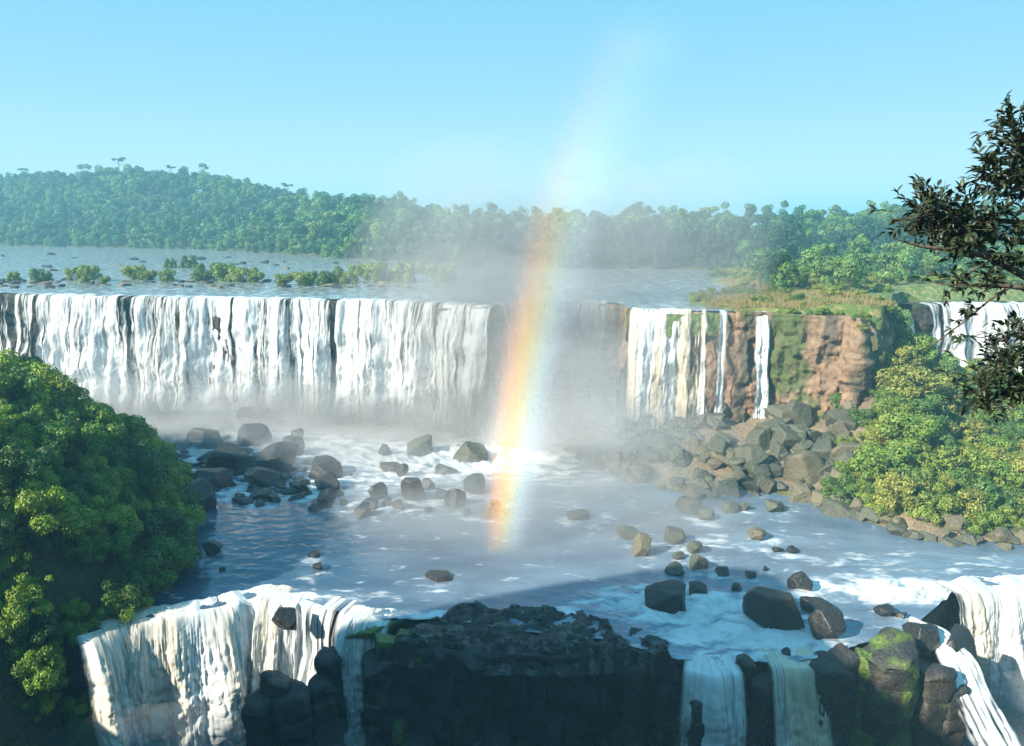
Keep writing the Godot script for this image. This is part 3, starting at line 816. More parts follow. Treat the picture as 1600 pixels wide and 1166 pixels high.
func lower_falls() -> void:
	var low := Vector3(0, -0.9, -0.9)
	var wall := []
	for q in [Vector3(-54.99, 0.00, -85.64), Vector3(-52.14, 0.00, -88.34), Vector3(-49.45, 0.00, -91.04), Vector3(-44.94, 0.00, -92.03), Vector3(-39.90, 0.00, -94.06), Vector3(-35.01, 0.00, -97.27), Vector3(-28.73, 0.00, -96.72), Vector3(-21.78, 0.00, -92.70), Vector3(-16.48, 0.00, -91.04), Vector3(-9.11, 0.00, -91.53)]: wall.append(q + low)
	cliff(wall, -44.0, 73, 0.4, tone_dark, "wet black rock wall behind the near left fall", 0.8)
	wall = []
	for q in [Vector3(17.98, 0.00, -81.85), Vector3(25.91, 0.00, -80.79), Vector3(34.90, 0.00, -81.05), Vector3(42.57, 0.00, -84.91), Vector3(49.50, 0.00, -87.88), Vector3(60.80, 0.00, -98.01), Vector3(64.56, 0.00, -99.91), Vector3(83.08, 0.00, -100.69)]: wall.append(q + low)
	cliff(wall, -44.0, 79, 0.4, tone_dark, "wet black rock wall behind the near right cascades", 0.8)
	waterfall({"path": [Vector3(-54.08, 0.00, -86.38), Vector3(-52.14, 0.00, -88.34), Vector3(-49.45, 0.00, -91.04), Vector3(-44.94, 0.00, -92.03), Vector3(-39.90, 0.00, -94.06), Vector3(-35.01, 0.00, -97.27), Vector3(-30.58, 0.00, -97.09)], "bottom": -36.0, "throw": 6.5, "cover": 0.95, "seed": 81, "notch": 0.15, "billow": 2.2, "res": 0.11, "nv": 220, "fold": 0.6, "tan": 0.14, "scale": 1.2}, "broad thundering near fall at the lower left")
	waterfall({"path": [Vector3(-34.10, 0.00, -95.82), Vector3(-28.39, 0.00, -95.46), Vector3(-21.36, 0.00, -92.70)], "bottom": -36.0, "throw": 3.5, "cover": 0.35, "seed": 83, "res": 0.1, "nv": 180, "fold": 0.8, "scale": 1.3}, "broken white cascade over dark ledges near the central outcrop")
	waterfall({"path": [Vector3(-22.05, 0.00, -92.03), Vector3(-18.54, 0.00, -91.04), Vector3(-15.44, 0.00, -90.71)], "bottom": -36.0, "throw": 6.0, "cover": 0.9, "seed": 85, "notch": 0.15, "billow": 2.2, "res": 0.09, "nv": 190, "fold": 0.5, "tan": 0.16, "scale": 1.3}, "strong white jet falling along the left side of the central outcrop")
	waterfall({"path": [Vector3(19.75, 0.00, -81.05), Vector3(22.78, 0.00, -80.14), Vector3(26.35, 0.00, -80.27)], "bottom": -36.0, "throw": 6.5, "cover": 1.0, "seed": 87, "notch": 0.15, "billow": 1.6, "res": 0.08, "nv": 190, "fold": 0.5, "tan": 0.1, "scale": 1.3}, "white chute falling just right of the central outcrop")
	waterfall({"path": [Vector3(29.46, 0.00, -80.79), Vector3(32.57, 0.00, -80.79), Vector3(36.34, 0.00, -81.32)], "bottom": -36.0, "throw": 6.5, "cover": 1.0, "seed": 89, "notch": 0.15, "billow": 1.6, "res": 0.08, "nv": 190, "fold": 0.5, "tan": 0.25, "scale": 1.3}, "tan chute falling between two dark rock spurs")
	waterfall({"path": [Vector3(60.63, 0.00, -98.01), Vector3(64.56, 0.00, -99.91), Vector3(72.25, 0.00, -100.69), Vector3(83.23, 0.00, -100.88)], "bottom": -36.0, "throw": 5.0, "cover": 0.95, "seed": 91, "notch": 0.15, "billow": 2.2, "res": 0.11, "nv": 190, "fold": 0.55, "tan": 0.14, "scale": 1.2}, "tall cream fall at the lower right corner")
	stream([Vector3(49.27, 0.30, -87.81), Vector3(52.45, 0.05, -86.00), Vector3(53.26, -1.54, -83.00), Vector3(53.27, -3.74, -80.00), Vector3(53.52, -5.71, -77.00), Vector3(54.08, -8.23, -74.00)], 3.6, 6.5, 93, "narrow white stream sliding between the dark right rocks")

func boulders() -> void:
	for k in 12: rocks.append(rock_mesh(100 + k, 20, 9 + k % 5, 0.06, k % 4 == 0))
	var mats := {"d": M.dark, "g": M.grey, "t": M.tan}
	var k := 0
	for b in BOULDERS:
		var o := part("boulder", rocks[k % 12], mats[b[0]], self)
		var w: float = b[4] * 0.5
		var h: float = b[5]
		var d := w * rng.randf_range(0.75, 1.0)
		# base of the rock on the river bed: the lower part is under water
		o.scale = Vector3(w * 0.78, h * 0.62, d * 0.78)
		o.position = Vector3(b[1], b[2] + h * 0.28, b[3] - d * 0.6)
		o.rotation = Vector3(rng.randf_range(-0.2, 0.2), rng.randf_range(-0.6, 0.6), rng.randf_range(-0.22, 0.22))
		tag(o, b[6], "boulder", "boulders standing in the pool")
		k += 1
	for n in 170:
		var a := Vector3(-74.90, 0.00, -173.42).lerp(Vector3(-33.96, 0.00, -138.53), rng.randf())
		var q := a + Vector3(rng.randf_range(-16.0, 5.0), 0, rng.randf_range(-10.0, 10.0))
		if q.x < table(EDGE, q.z) - 2.0: continue
		var o := part("rubble_rock", rocks[rng.randi() % 12], M.dark, self)
		var s := rng.randf_range(0.4, 1.5)
		o.scale = Vector3(s * 1.4, s * 0.7, s)
		o.position = q + Vector3(0, s * 0.15, 0)
		o.rotation = Vector3(rng.randf_range(-0.2, 0.2), rng.randf() * TAU, rng.randf_range(-0.2, 0.2))
		tag(o, ("large" if s > 1.4 else ("small" if s < 0.9 else "middling")) + " black wet rock in the rubble off the left bank", "rock", "rubble off the left bank")
	# talus under the right falls
	for n in 295:
		var u := rng.randf_range(0.02, 0.5)
		var v := rng.randf()
		var q := slope_point(u, v)
		var o := part("talus_boulder", rocks[rng.randi() % 12], M.grey if rng.randf() < 0.75 else M.tan, self)
		var s := rng.randf_range(0.9, 2.5) * (1.5 if rng.randf() < 0.15 else 1.0)
		o.scale = Vector3(s * rng.randf_range(0.9, 1.3), s * rng.randf_range(0.7, 1.1), s)
		o.position = q + Vector3(0, s * 0.3, 0)
		o.rotation = Vector3(rng.randf_range(-0.3, 0.3), rng.randf() * TAU, rng.randf_range(-0.3, 0.3))
		var size_name := "big" if s > 2.3 else ("small" if s < 1.4 else "middling")
		var zone := "at the water edge of the talus" if v < 0.25 else ("at the top of the talus under the cliff" if v > 0.75 else "in the middle of the talus")
		tag(o, size_name + (" grey boulder " if o.material_override == M.grey else " tan boulder ") + zone + (" below the tan fall" if u < 0.3 else " below the orange cliff"), "boulder", "boulders heaped below the right falls")
	# rocks along the right waterline
	for n in 34:
		var u := lerpf(0.47, 0.86, n / 33.0) + rng.randf_range(-0.006, 0.006)
		var q := slope_point(u, rng.randf_range(0.0, 0.1))
		var o := part("shore_rock", rocks[rng.randi() % 12], M.tan if rng.randf() < 0.5 else M.grey, self)
		var s := rng.randf_range(0.7, 1.7)
		o.scale = Vector3(s * 1.3, s * 0.8, s)
		o.position = q + Vector3(0, s * 0.2 + 0.6, 0)
		o.rotation = Vector3(rng.randf_range(-0.2, 0.2), rng.randf() * TAU, rng.randf_range(-0.2, 0.2))
		tag(o, ("large" if s > 1.2 else "small") + (" tan" if o.material_override == M.tan else " grey") + " rock on the waterline below the right bank bushes", "rock", "rocks along the right waterline")

func outcrop(tops: Array, radii: Array, moss: Array, seed_: int, label: String, tall := 40.0) -> Node3D:
	var o := base("rock_outcrop", Vector3(tops[0].x, tops[0].y - tall, tops[0].z))
	tag(o, label, "rock outcrop")
	for k in tops.size():
		var c := part("column", column_mesh(seed_ + k, radii[k % radii.size()], tall, moss[k % moss.size()]), M.rock, o)
		c.position = tops[k] - o.position
	return o

func outcrops() -> void:
	# central outcrop: rows of columns under a rough cap
	var tops := []; var radii := []; var moss := []
	var r := RandomNumberGenerator.new(); r.seed = 5
	var front := [Vector3(-16.36, 0.30, -85.56), Vector3(-10.74, 0.30, -84.12), Vector3(-3.03, 0.30, -83.00), Vector3(4.52, 0.30, -82.45), Vector3(12.13, 0.30, -83.00), Vector3(17.33, 0.30, -82.45), Vector3(20.33, 0.30, -80.70)]
	for row in 3:
		var n := 10 - row
		for k in n:
			var t := (k + 0.5 * (row % 2)) / (n - 0.5)
			var q := along(front, clampf(t, 0.0, 1.0)) + Vector3(r.randf_range(-0.3, 0.3), 0, r.randf_range(-1.6, 0.2) - 3.6 * row - 1.0)
			q.y = r.randf_range(-1.6, -0.2) + row * 0.35 - (1.4 if k == n - 1 or k == 0 else 0.0)
			tops.append(q); radii.append(r.randf_range(1.8, 3.0)); moss.append(0.32 if r.randf() < 0.35 else -0.1 + 0.2 * r.randf())
	var o := outcrop(tops, radii, moss, 300, "massive dark columnar outcrop at the centre foreground between the falls")
	var around := [Vector3(-13.30, -0.20, -91.90), Vector3(-17.31, -0.20, -88.70), Vector3(-16.42, -0.20, -85.84), Vector3(-10.78, -0.20, -84.40), Vector3(-3.04, -0.20, -83.28), Vector3(4.54, -0.20, -82.72), Vector3(12.18, -0.20, -83.28), Vector3(17.40, -0.20, -82.72), Vector3(20.78, -0.20, -81.64), Vector3(21.92, -0.20, -84.25), Vector3(21.57, -0.20, -87.93)]
	part("rock_face", cliff_mesh(around, -42.0, 4.0, 307, 0.22, tone_outcrop, 0.9), M.rock, o).position = -o.position
	var nu := 260; var nv := 110
	var p := PackedVector3Array(); var c := PackedColorArray()
	var back := [Vector3(-16.04, 0.00, -88.34), Vector3(-9.21, 0.00, -92.70), Vector3(-5.11, 0.00, -94.41), Vector3(5.11, 0.00, -94.41), Vector3(12.52, 0.00, -92.36), Vector3(12.83, 0.00, -88.34), Vector3(20.84, 0.00, -84.63)]
	for j in nv:
		for i in nu:
			var u := i / (nu - 1.0); var v := j / (nv - 1.0)
			var q := (along(front, u) + Vector3(0, 0, 0.4)).lerp(along(back, u), v)
			var e := minf(minf(u, 1.0 - u) * 14.0, minf(v, 1.0 - v) * 8.0)
			q.x += 0.8 * nb.get_noise_2d(q.x * 20.0, v * 60.0) ; q.z += 0.8 * nb.get_noise_2d(q.x * 20.0, q.z * 20.0)
			var stepy := floorf(4.0 * (0.5 + na.get_noise_2d(q.x * 14.0, q.z * 18.0))) * 0.4
			q.y = -2.4 + 2.0 * minf(1.0, e) + (stepy + 0.35 * nb.get_noise_2d(q.x * 40.0, q.z * 60.0) + 0.5 * ss(0.5, 0.9, v) * ss(0.05, 0.3, na.get_noise_2d(q.x * 6.0 + 90.0, q.z * 6.0) + 0.15)) * minf(1.0, e)
			p.append(q - o.position)
			c.append(rock_tone(q, -0.05).lerp(Color(0.16, 0.15, 0.15), ss(0.1, 0.5, nb.get_noise_2d(q.x * 50.0, q.z * 50.0))))
	part("cap", sheet(nu, nv, p, c), M.rock, o)
	outcrop([Vector3(21.89, -2.50, -79.61)], [2.3], [-0.1], 401, "smooth dark pillar at the right foot of the central outcrop")
	outcrop([Vector3(27.18, 0.30, -81.36), Vector3(28.68, -1.40, -79.92)], [1.5, 1.7], [-0.1, 0.0], 411, "dark pointed spur between the white and tan chutes", 34.0)
	outcrop([Vector3(37.18, 0.00, -81.19), Vector3(39.25, 0.40, -82.28)], [2.9, 2.2], [-0.1, 0.0], 421, "dark rock spur right of the tan chute", 38.0)
	outcrop([Vector3(43.89, 1.80, -81.58), Vector3(41.95, 0.90, -81.72)], [3.2, 2.4], [0.95, 0.8], 431, "rock spur topped with bright green moss", 38.0)
	outcrop([Vector3(48.93, -0.60, -81.49), Vector3(51.00, -3.00, -81.12)], [2.8, 2.3], [-0.1, 0.05], 441, "black rock spur right of the mossy one", 36.0)
	outcrop([Vector3(-28.12, -3.40, -83.55), Vector3(-26.31, -4.80, -82.84), Vector3(-30.00, -5.60, -82.77)], [2.3, 2.4, 2.2], [-0.1], 451, "black wet rock jutting through the near left fall", 30.0)
	outcrop([Vector3(-22.94, -2.40, -87.21), Vector3(-23.50, -4.60, -85.16)], [1.8, 2.0], [-0.1], 461, "dark ledged rock under the broken cascade", 30.0)

# ---------------------------------------------------------------- trees
func tree_mesh(kind: int, seed_: int, tone: Color, count: int, leaf: float) -> ArrayMesh:
	var r := RandomNumberGenerator.new(); r.seed = seed_
	var lobes := []
	match kind:
		0:
			for k in 9:
				var a := r.randf() * TAU; var d := r.randf_range(0.2, 3.4)
				lobes.append([Vector3(cos(a) * d, 9.5 + r.randf_range(-2.5, 3.0) - d * 0.3, sin(a) * d), Vector3(r.randf_range(1.8, 2.9), r.randf_range(1.5, 2.2), r.randf_range(1.8, 2.9))])
		1:
			for k in 9:
				var a := r.randf() * TAU; var h := r.randf()
				lobes.append([Vector3(cos(a) * 1.5, 5.0 + h * 9.5, sin(a) * 1.5), Vector3.ONE * r.randf_range(1.6, 2.4) * (1.15 - 0.45 * h)])
		2:
			for k in 11:
				var a := r.randf() * TAU; var d := r.randf_range(0.5, 4.4)
				lobes.append([Vector3(cos(a) * d, 8.0 + r.randf_range(-4.0, 4.5), sin(a) * d), Vector3(r.randf_range(1.2, 2.4), r.randf_range(0.9, 1.7), r.randf_range(1.2, 2.4))])
		3:
			for k in 8:
				var a := r.randf() * TAU; var d := r.randf_range(0.3, 3.0)
				lobes.append([Vector3(cos(a) * d, 4.5 + r.randf_range(-2.5, 3.0), sin(a) * d), Vector3(r.randf_range(1.6, 2.4), r.randf_range(1.6, 2.6), r.randf_range(1.6, 2.4))])
		4:
			for k in 5:
				var a := r.randf() * TAU; var d := r.randf_range(0.6, 3.2)
				lobes.append([Vector3(cos(a) * d, 17.5 + r.randf_range(-1.2, 1.2), sin(a) * d), Vector3(r.randf_range(1.2, 2.0), 0.65, r.randf_range(1.2, 2.0))])
	return leaf_cloud(seed_, lobes, count, leaf, tone, 0.3)

func limbs(kind: int, seed_: int) -> ArrayMesh:
	var r := RandomNumberGenerator.new(); r.seed = seed_
	var tall: float = [10.0, 12.0, 10.0, 5.0, 17.5][kind]
	var list := [[[Vector3.ZERO, Vector3(0.2, tall * 0.5, 0.1), Vector3(0, tall, 0)], 0.35, 0.12, 7]]
	for k in 5:
		var a := r.randf() * TAU
		var y := tall * r.randf_range(0.55, 0.9)
		list.append([[Vector3(0.1, y, 0), Vector3(cos(a) * 1.4, y + 0.9, sin(a) * 1.4), Vector3(cos(a) * 2.8, y + 1.5, sin(a) * 2.8)], 0.14, 0.04, 5])
	return tubes(list)

func forest() -> void:
	var tones := [Color(0.035, 0.12, 0.045), Color(0.065, 0.18, 0.055), Color(0.13, 0.24, 0.06), Color(0.018, 0.065, 0.035)]  # last tone: shade over the right-hand wood put into the leaf colour
	var protos := []
	for kind in 5:
		var row := []
		for t in 4:
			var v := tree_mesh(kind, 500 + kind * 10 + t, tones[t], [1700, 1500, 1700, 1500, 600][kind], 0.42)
			row.append(v)
		protos.append(row)
	var lim := []
	for kind in 5: lim.append(limbs(kind, 600 + kind))
	# scatter: where, kind, tone, scale
	var spots := []
	var r := RandomNumberGenerator.new(); r.seed = 99
	var x := -760.0
	while x < 620.0:
		var sh := table(SHORE, x)
		var row := 0
		var s := 3.0
		while s < (230.0 if x < -40.0 else 200.0):
			var xx := x + r.randf_range(-4.0, 4.0)
			var zz := -table(SHORE, xx) - s - r.randf_range(-3.0, 3.0)
			if absf(xx) < -zz * 0.74 + 15.0:
				var kind: int = [0, 2, 3, 1][r.randi() % 4] if s > 16.0 else [3, 3, 2, 0][r.randi() % 4]
				if s > 120.0 and xx < -60.0 and r.randf() < 0.03: kind = 4
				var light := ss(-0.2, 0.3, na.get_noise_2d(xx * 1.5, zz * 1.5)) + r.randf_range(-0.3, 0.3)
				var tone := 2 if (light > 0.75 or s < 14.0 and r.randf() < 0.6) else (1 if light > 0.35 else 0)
				if xx > -20.0 and s < 75.0: tone = 3  # darker copy of the green stands in for shade here
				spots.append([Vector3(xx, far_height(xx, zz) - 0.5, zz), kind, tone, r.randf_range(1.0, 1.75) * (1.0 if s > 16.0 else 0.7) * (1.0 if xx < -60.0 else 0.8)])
			s += 11.0 + s * 0.03
			row += 1
		x += 10.5
	# the 290 that show largest stand alone, the others are one wood
	spots.sort_custom(func(a, b): return a[0].z / a[3] > b[0].z / b[3])
	var rest := {}
	var single := {}
	for k in spots.size():
		var q: Array = spots[k]
		var key: int = q[1] * 4 + q[2]
		if k < 290:
			var o: Node3D
			if single.has(key):
				o = copy(single[key], "forest_tree")
			else:
				o = base("forest_tree", q[0])
				part("trunk", lim[q[1]], M.bark, o)
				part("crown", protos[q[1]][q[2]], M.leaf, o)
				single[key] = o
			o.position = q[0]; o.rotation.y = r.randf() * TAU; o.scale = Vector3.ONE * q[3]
			var look: String = ["round", "tall", "ragged", "low bushy", "flat-topped"][q[1]]
			var where: String = look + (" tree with shade put into its green in the wood across the river" if q[2] == 3 else [" deep green", " green", " pale green"][q[2]] + (" tree on the far left hill" if q[0].x < -150.0 else (" tree behind the spray plume" if q[0].x < 60.0 else " tree behind the right plateau")))
			tag(o, where, "tree", "trees of the far bank")
		else:
			if not rest.has(key): rest[key] = []
			rest[key].append(Transform3D(Basis(Vector3.UP, r.randf() * TAU).scaled(Vector3.ONE * q[3]), q[0]))
	var f := base("forest", Vector3.ZERO)
	tag(f, "dense wood covering the far hills to the skyline", "", "", "stuff")
	for key in rest:
		var mm := MultiMesh.new()
		mm.transform_format = MultiMesh.TRANSFORM_3D
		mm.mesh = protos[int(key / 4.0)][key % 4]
		mm.instance_count = rest[key].size()
		for k in rest[key].size(): mm.set_instance_transform(k, rest[key][k])
		var mi := MultiMeshInstance3D.new()
		mi.name = "crowns"
		mi.multimesh = mm
		mi.material_override = M.leaf
		f.add_child(mi, true)
		if key >= 16:
			var mt := MultiMesh.new()
			mt.transform_format = MultiMesh.TRANSFORM_3D
			mt.mesh = lim[4]
			mt.instance_count = rest[key].size()
			for k in rest[key].size(): mt.set_instance_transform(k, rest[key][k])
			var ti := MultiMeshInstance3D.new()
			ti.name = "trunks"
			ti.multimesh = mt
			ti.material_override = M.bark
			f.add_child(ti, true)
	M.trees = protos; M.limbs = lim

func bush_mesh(seed_: int, tone: Color, count: int, leaf: float, hang: float) -> ArrayMesh:
	var r := RandomNumberGenerator.new(); r.seed = seed_
	var lobes := []
	for k in 20:
		var a := r.randf() * TAU; var d := sqrt(r.randf()) * 0.9
		var w := r.randf_range(0.16, 0.40)
		lobes.append([Vector3(cos(a) * d, 0.5 + r.randf_range(-0.35, 0.55) - d * 0.4, sin(a) * d), Vector3(w * r.randf_range(0.8, 1.3), w * r.randf_range(0.6, 1.0), w * r.randf_range(0.8, 1.3))])
	return leaf_cloud(seed_, lobes, count, leaf, tone, 0.55, hang)

func stems(seed_: int) -> ArrayMesh:
	var r := RandomNumberGenerator.new(); r.seed = seed_
	var list := []
	for k in 6:
		var a := r.randf() * TAU
		list.append([[Vector3(0, -0.35, 0), Vector3(cos(a) * 0.2, 0.15, sin(a) * 0.2), Vector3(cos(a) * 0.55, 0.5, sin(a) * 0.55)], 0.035, 0.012, 5])
	return tubes(list)

func place_bush(proto: Array, at: Vector3, size: Vector3, label: String, group: String, called: String, category := "bush") -> Node3D:
	var o: Node3D
	if proto.size() > 2:
		o = copy(proto[2], called)
	else:
		o = base(called, at)
		part("stems", proto[1], M.bark, o)
		part("crown", proto[0], M.leaf, o)
		proto.append(o)
	o.position = at; o.scale = size
	tag(o, label, category, group)
	return o

func bushes() -> void:
	var left := []; var right := []
	var lt := [Color(0.075, 0.17, 0.015), Color(0.13, 0.24, 0.016), Color(0.04, 0.11, 0.016), Color(0.18, 0.28, 0.02)]
	var rt := [Color(0.14, 0.23, 0.03), Color(0.19, 0.27, 0.035), Color(0.08, 0.16, 0.03), Color(0.23, 0.26, 0.05)]
	for k in 4:
		left.append([bush_mesh(700 + k, lt[k], 6500, 0.05, 0.5 * (k % 2)), stems(720 + k)])
		left.append([bush_mesh(710 + k, lt[k], 6500, 0.05, 1.3), stems(724 + k)])
		right.append([bush_mesh(740 + k, rt[k], 4200, 0.06, 0.2), stems(760 + k)])
		right.append([bush_mesh(750 + k, rt[k], 4200, 0.06, 0.4), stems(764 + k)])
	var r := RandomNumberGenerator.new(); r.seed = 17
	M.bank = {}
	for kd in [1, 2, 3]:
		M.bank[kd] = []
		for t in 3: M.bank[kd].append(tree_mesh(kd, 840 + kd * 5 + t, [Color(0.05, 0.14, 0.018), Color(0.11, 0.22, 0.02), Color(0.19, 0.28, 0.025)][t], 5200, 0.24))
	var put := []
	var tries := 0
	while put.size() < 290 and tries < 14000:
		tries += 1
		var z := r.randf_range(-156.0, -80.0)
		var e := table(EDGE, z)
		var d := r.randf_range(-1.0, 33.0)
		var x := e - d - 1.8
		if x < z * 0.70 - 3.0: continue
		var s := r.randf_range(1.5, 3.0) if put.size() > 60 else r.randf_range(3.0, 4.8)
		var at := Vector3(x, hill_height(x, z), z)
		var ok := true
		for q in put:
			if q[0].distance_to(at) < 0.40 * (q[1] + s): ok = false; break
		if not ok: continue
		put.append([at, s])
		var which := r.randi() % 8
		var tone_name: String = ["mid-green", "fresh green", "dark green", "yellow-green"][which >> 1]
		var zone := "beside the near left fall" if z > -96.0 else ("at the waterline of the left bank" if d < 8.0 else ("on the crest of the left bank" if d > 20.0 else "on the steep side of the left bank"))
		var o := place_bush(left[which], at + Vector3(0.3 * s, 0.1 * s, 0.2 * s), Vector3(s, s * r.randf_range(0.85, 1.3), s), tone_name + " bush in the thicket " + zone, "bushes on the left bank", "bank_bush")
		o.rotation.y = r.randf() * TAU
	# right bank
	put = []
	tries = 0
	while put.size() < 290 and tries < 14000:
		tries += 1
		var u := r.randf_range(0.46, 0.93)
		var v := r.randf_range(0.08, 1.04)
		if u < 0.61 and v > 0.3 and v < 0.95 and r.randf() < 0.93: continue
		var at := slope_point(u, v)
		var s := r.randf_range(1.8, 3.4) if put.size() > 60 else r.randf_range(3.6, 6.0)
		if u < 0.56: s *= 0.6
		var ok := true
		for q in put:
			if q[0].distance_to(at) < 0.42 * (q[1] + s): ok = false; break
		if not ok: continue
		put.append([at, s])
		var which := r.randi() % 8
		var tone_name: String = ["bright green", "light green", "dark green", "olive yellow"][which >> 1]
		var zone := "low on the right bank" if v < 0.35 else ("high on the right slope" if v > 0.7 else "halfway up the right slope")
		var o := place_bush(right[which], at + Vector3(0, 0.15 * s, 0), Vector3(s, s * r.randf_range(0.8, 1.2), s), tone_name + " bush " + zone, "bushes on the right bank", "slope_bush")
		o.rotation.y = r.randf() * TAU
	for n in 26:
		var z := r.randf_range(-140.0, -92.0)
		var d := r.randf_range(3.0, 26.0)
		var x := table(EDGE, z) - d - 2.0
		if x < z * 0.69 - 1.0: continue
		var kd: int = [2, 1, 2, 3][r.randi() % 4]
		var tn: int = [2, 1, 2, 0][r.randi() % 4]
		var o := base("bank_tree", Vector3(x, hill_height(x, z) - 0.6, z))
		tag(o, ["deep green ", "green ", "yellow-green "][tn] + ["", "slender", "ragged", "bushy"][kd] + " tree rising above the left bank thicket", "tree", "trees on the left bank")
		part("trunk", M.limbs[kd], M.bark, o)
		part("crown", M.bank[kd][tn], M.leaf, o)
		o.scale = Vector3.ONE * r.randf_range(0.38, 0.62)
		o.rotation = Vector3(r.randf_range(-0.12, 0.12), r.randf() * TAU, r.randf_range(-0.12, 0.12))
	# trees on the right plateau and slope
	for t in [[Vector3(88.87, 32.00, -225.22), 0, 0.85, "round pale tree standing on the grassy plateau"], [Vector3(107.98, 32.00, -245.55), 1, 0.9, "taller pale tree right of the round one on the plateau"], [Vector3(74.83, 31.50, -222.26), 3, 0.6, "low dark-trunked tree at the left end of the plateau"], [Vector3(104.26, 32.00, -216.25), 2, 0.8, "spreading tree at the right end of the plateau"], [Vector3(126.32, 32.00, -245.55), 0, 0.8, "tree on the plateau beneath the overhanging branch tip"], [Vector3(163.80, 32.00, -295.36), 2, 0.9, "tree on the plateau behind the overhanging branch"], [Vector3(93.73, 15.24, -163.00), 0, 0.55, "bright umbrella tree in front of the bluish right fall"], [Vector3(79.51, 26.72, -166.00), 3, 0.8, "leafy tree at the corner of the orange cliff"], [Vector3(85.43, 23.19, -166.00), 0, 0.6, "leafy tree above the dark cleft"]]:
		var o := base("tree", t[0])
		tag(o, t[3], "tree", "trees around the right cliff")
		part("trunk", M.limbs[t[1]], M.bark, o)
		part("crown", M.trees[t[1]][2 if t[1] != 3 else 1], M.leaf, o)
		o.scale = Vector3.ONE * t[2]
		o.rotation.y = r.randf() * TAU
	for n in 190:
		var x := r.randf_range(66.0, 300.0)
		var z := r.randf_range(-330.0, -185.0)
		if x < river_side(z) + 5.0 or (x > 92.0 and z > -222.0) or x > -z * 0.75 + 10.0: continue
		var kd: int = [0, 3, 2, 3][r.randi() % 4]
		var o := base("plateau_tree", Vector3(x, plateau_height(x, z) - 0.3, z))
		var tn: int = [1, 2, 2, 0][r.randi() % 4]
		tag(o, ["dark green", "green", "pale green"][tn] + " tree on the plateau behind the right cliff", "tree", "trees on the plateau")
		part("trunk", M.limbs[kd], M.bark, o)
		part("crown", M.trees[kd][tn], M.leaf, o)
		o.scale = Vector3.ONE * r.randf_range(0.5, 0.95)
		o.rotation.y = r.randf() * TAU
	for n in 420:
		var x := r.randf_range(44.0, 190.0)
		var z := r.randf_range(-300.0, plateau_front(x) - 2.0)
		if x < river_side(z) + 1.0 or (x > 98.0 and z > -216.0) or x > -z * 0.72 + 8.0: continue
		var s := r.randf_range(0.8, 2.4) * (1.0 + (-z - 160.0) * 0.008)
		var o := place_bush(right[r.randi() % 8], Vector3(x, plateau_height(x, z) + 0.1, z), Vector3(s, s * 0.8, s), "low bush among the dry grass on the plateau", "bushes on the plateau", "plateau_bush")
		o.rotation.y = r.randf() * TAU
	var rim := [Vector3(48.93, 31.20, -167.23), Vector3(55.92, 31.20, -167.23), Vector3(60.19, 31.20, -163.57), Vector3(64.74, 31.20, -161.21), Vector3(69.64, 31.20, -160.06), Vector3(71.49, 31.20, -156.70), Vector3(77.14, 31.20, -161.21), Vector3(85.12, 31.20, -169.76)]
	for n in 90:
		var q := along(rim, r.randf()) + Vector3(0, r.randf_range(-2.5, 0.5), r.randf_range(-6.0, 1.2))
		var s := r.randf_range(0.6, 1.7)
		var which := r.randi() % 8
		var o := place_bush(right[which], q, Vector3(s, s * 0.8, s), ["bright green", "light green", "dark green", "olive yellow"][which >> 1] + " bush on the rim of the orange cliff", "bushes on the cliff rim", "rim_bush")
		o.rotation.y = r.randf() * TAU
	# dry grass
	var bl := PackedVector3Array(); var nn := PackedVector3Array(); var cc := PackedColorArray(); var ix := PackedInt32Array()
	for k in 26:
		var a := r.randf() * TAU; var w := Vector3(cos(a), 0, sin(a)) * 0.04
		var lean := Vector3(r.randfn() * 0.25, r.randf_range(0.5, 0.95), r.randfn() * 0.25)
		var b := Vector3(r.randfn() * 0.3, 0, r.randfn() * 0.3)
		var i0 := bl.size()
		bl.append_array(PackedVector3Array([b - w, b + w, b + lean]))
		var fn := w.cross(lean).normalized()
		for q in 3: nn.append(fn); cc.append(Color(0.34, 0.27, 0.11) * r.randf_range(0.6, 1.1))
		ix.append_array(PackedInt32Array([i0, i0 + 2, i0 + 1]))
	var ar := []; ar.resize(Mesh.ARRAY_MAX)
	ar[Mesh.ARRAY_VERTEX] = bl; ar[Mesh.ARRAY_NORMAL] = nn; ar[Mesh.ARRAY_COLOR] = cc; ar[Mesh.ARRAY_INDEX] = ix
	var gm := ArrayMesh.new(); gm.add_surface_from_arrays(Mesh.PRIMITIVE_TRIANGLES, ar)
	var tf := []
	for n in 2600:
		var x := r.randf_range(46.0, 80.0)
		var z := r.randf_range(-260.0, plateau_front(x) - 0.5)
		if x < river_side(z) + 1.0 or (x > 98.0 and z > -216.0): continue
		tf.append(Transform3D(Basis(Vector3.UP, r.randf() * TAU).scaled(Vector3.ONE * r.randf_range(0.7, 1.6)), Vector3(x, plateau_height(x, z) - 0.05, z)))
	var mm := MultiMesh.new(); mm.transform_format = MultiMesh.TRANSFORM_3D; mm.mesh = gm; mm.instance_count = tf.size()
	for k in tf.size(): mm.set_instance_transform(k, tf[k])
	var mi := MultiMeshInstance3D.new(); mi.name = "grass"; mi.multimesh = mm; mi.material_override = M.leaf
	add_child(mi)
	tag(mi, "dry ochre grass on the plateau above the cliff", "grass", "", "stuff")
	M.right = right; M.left = left

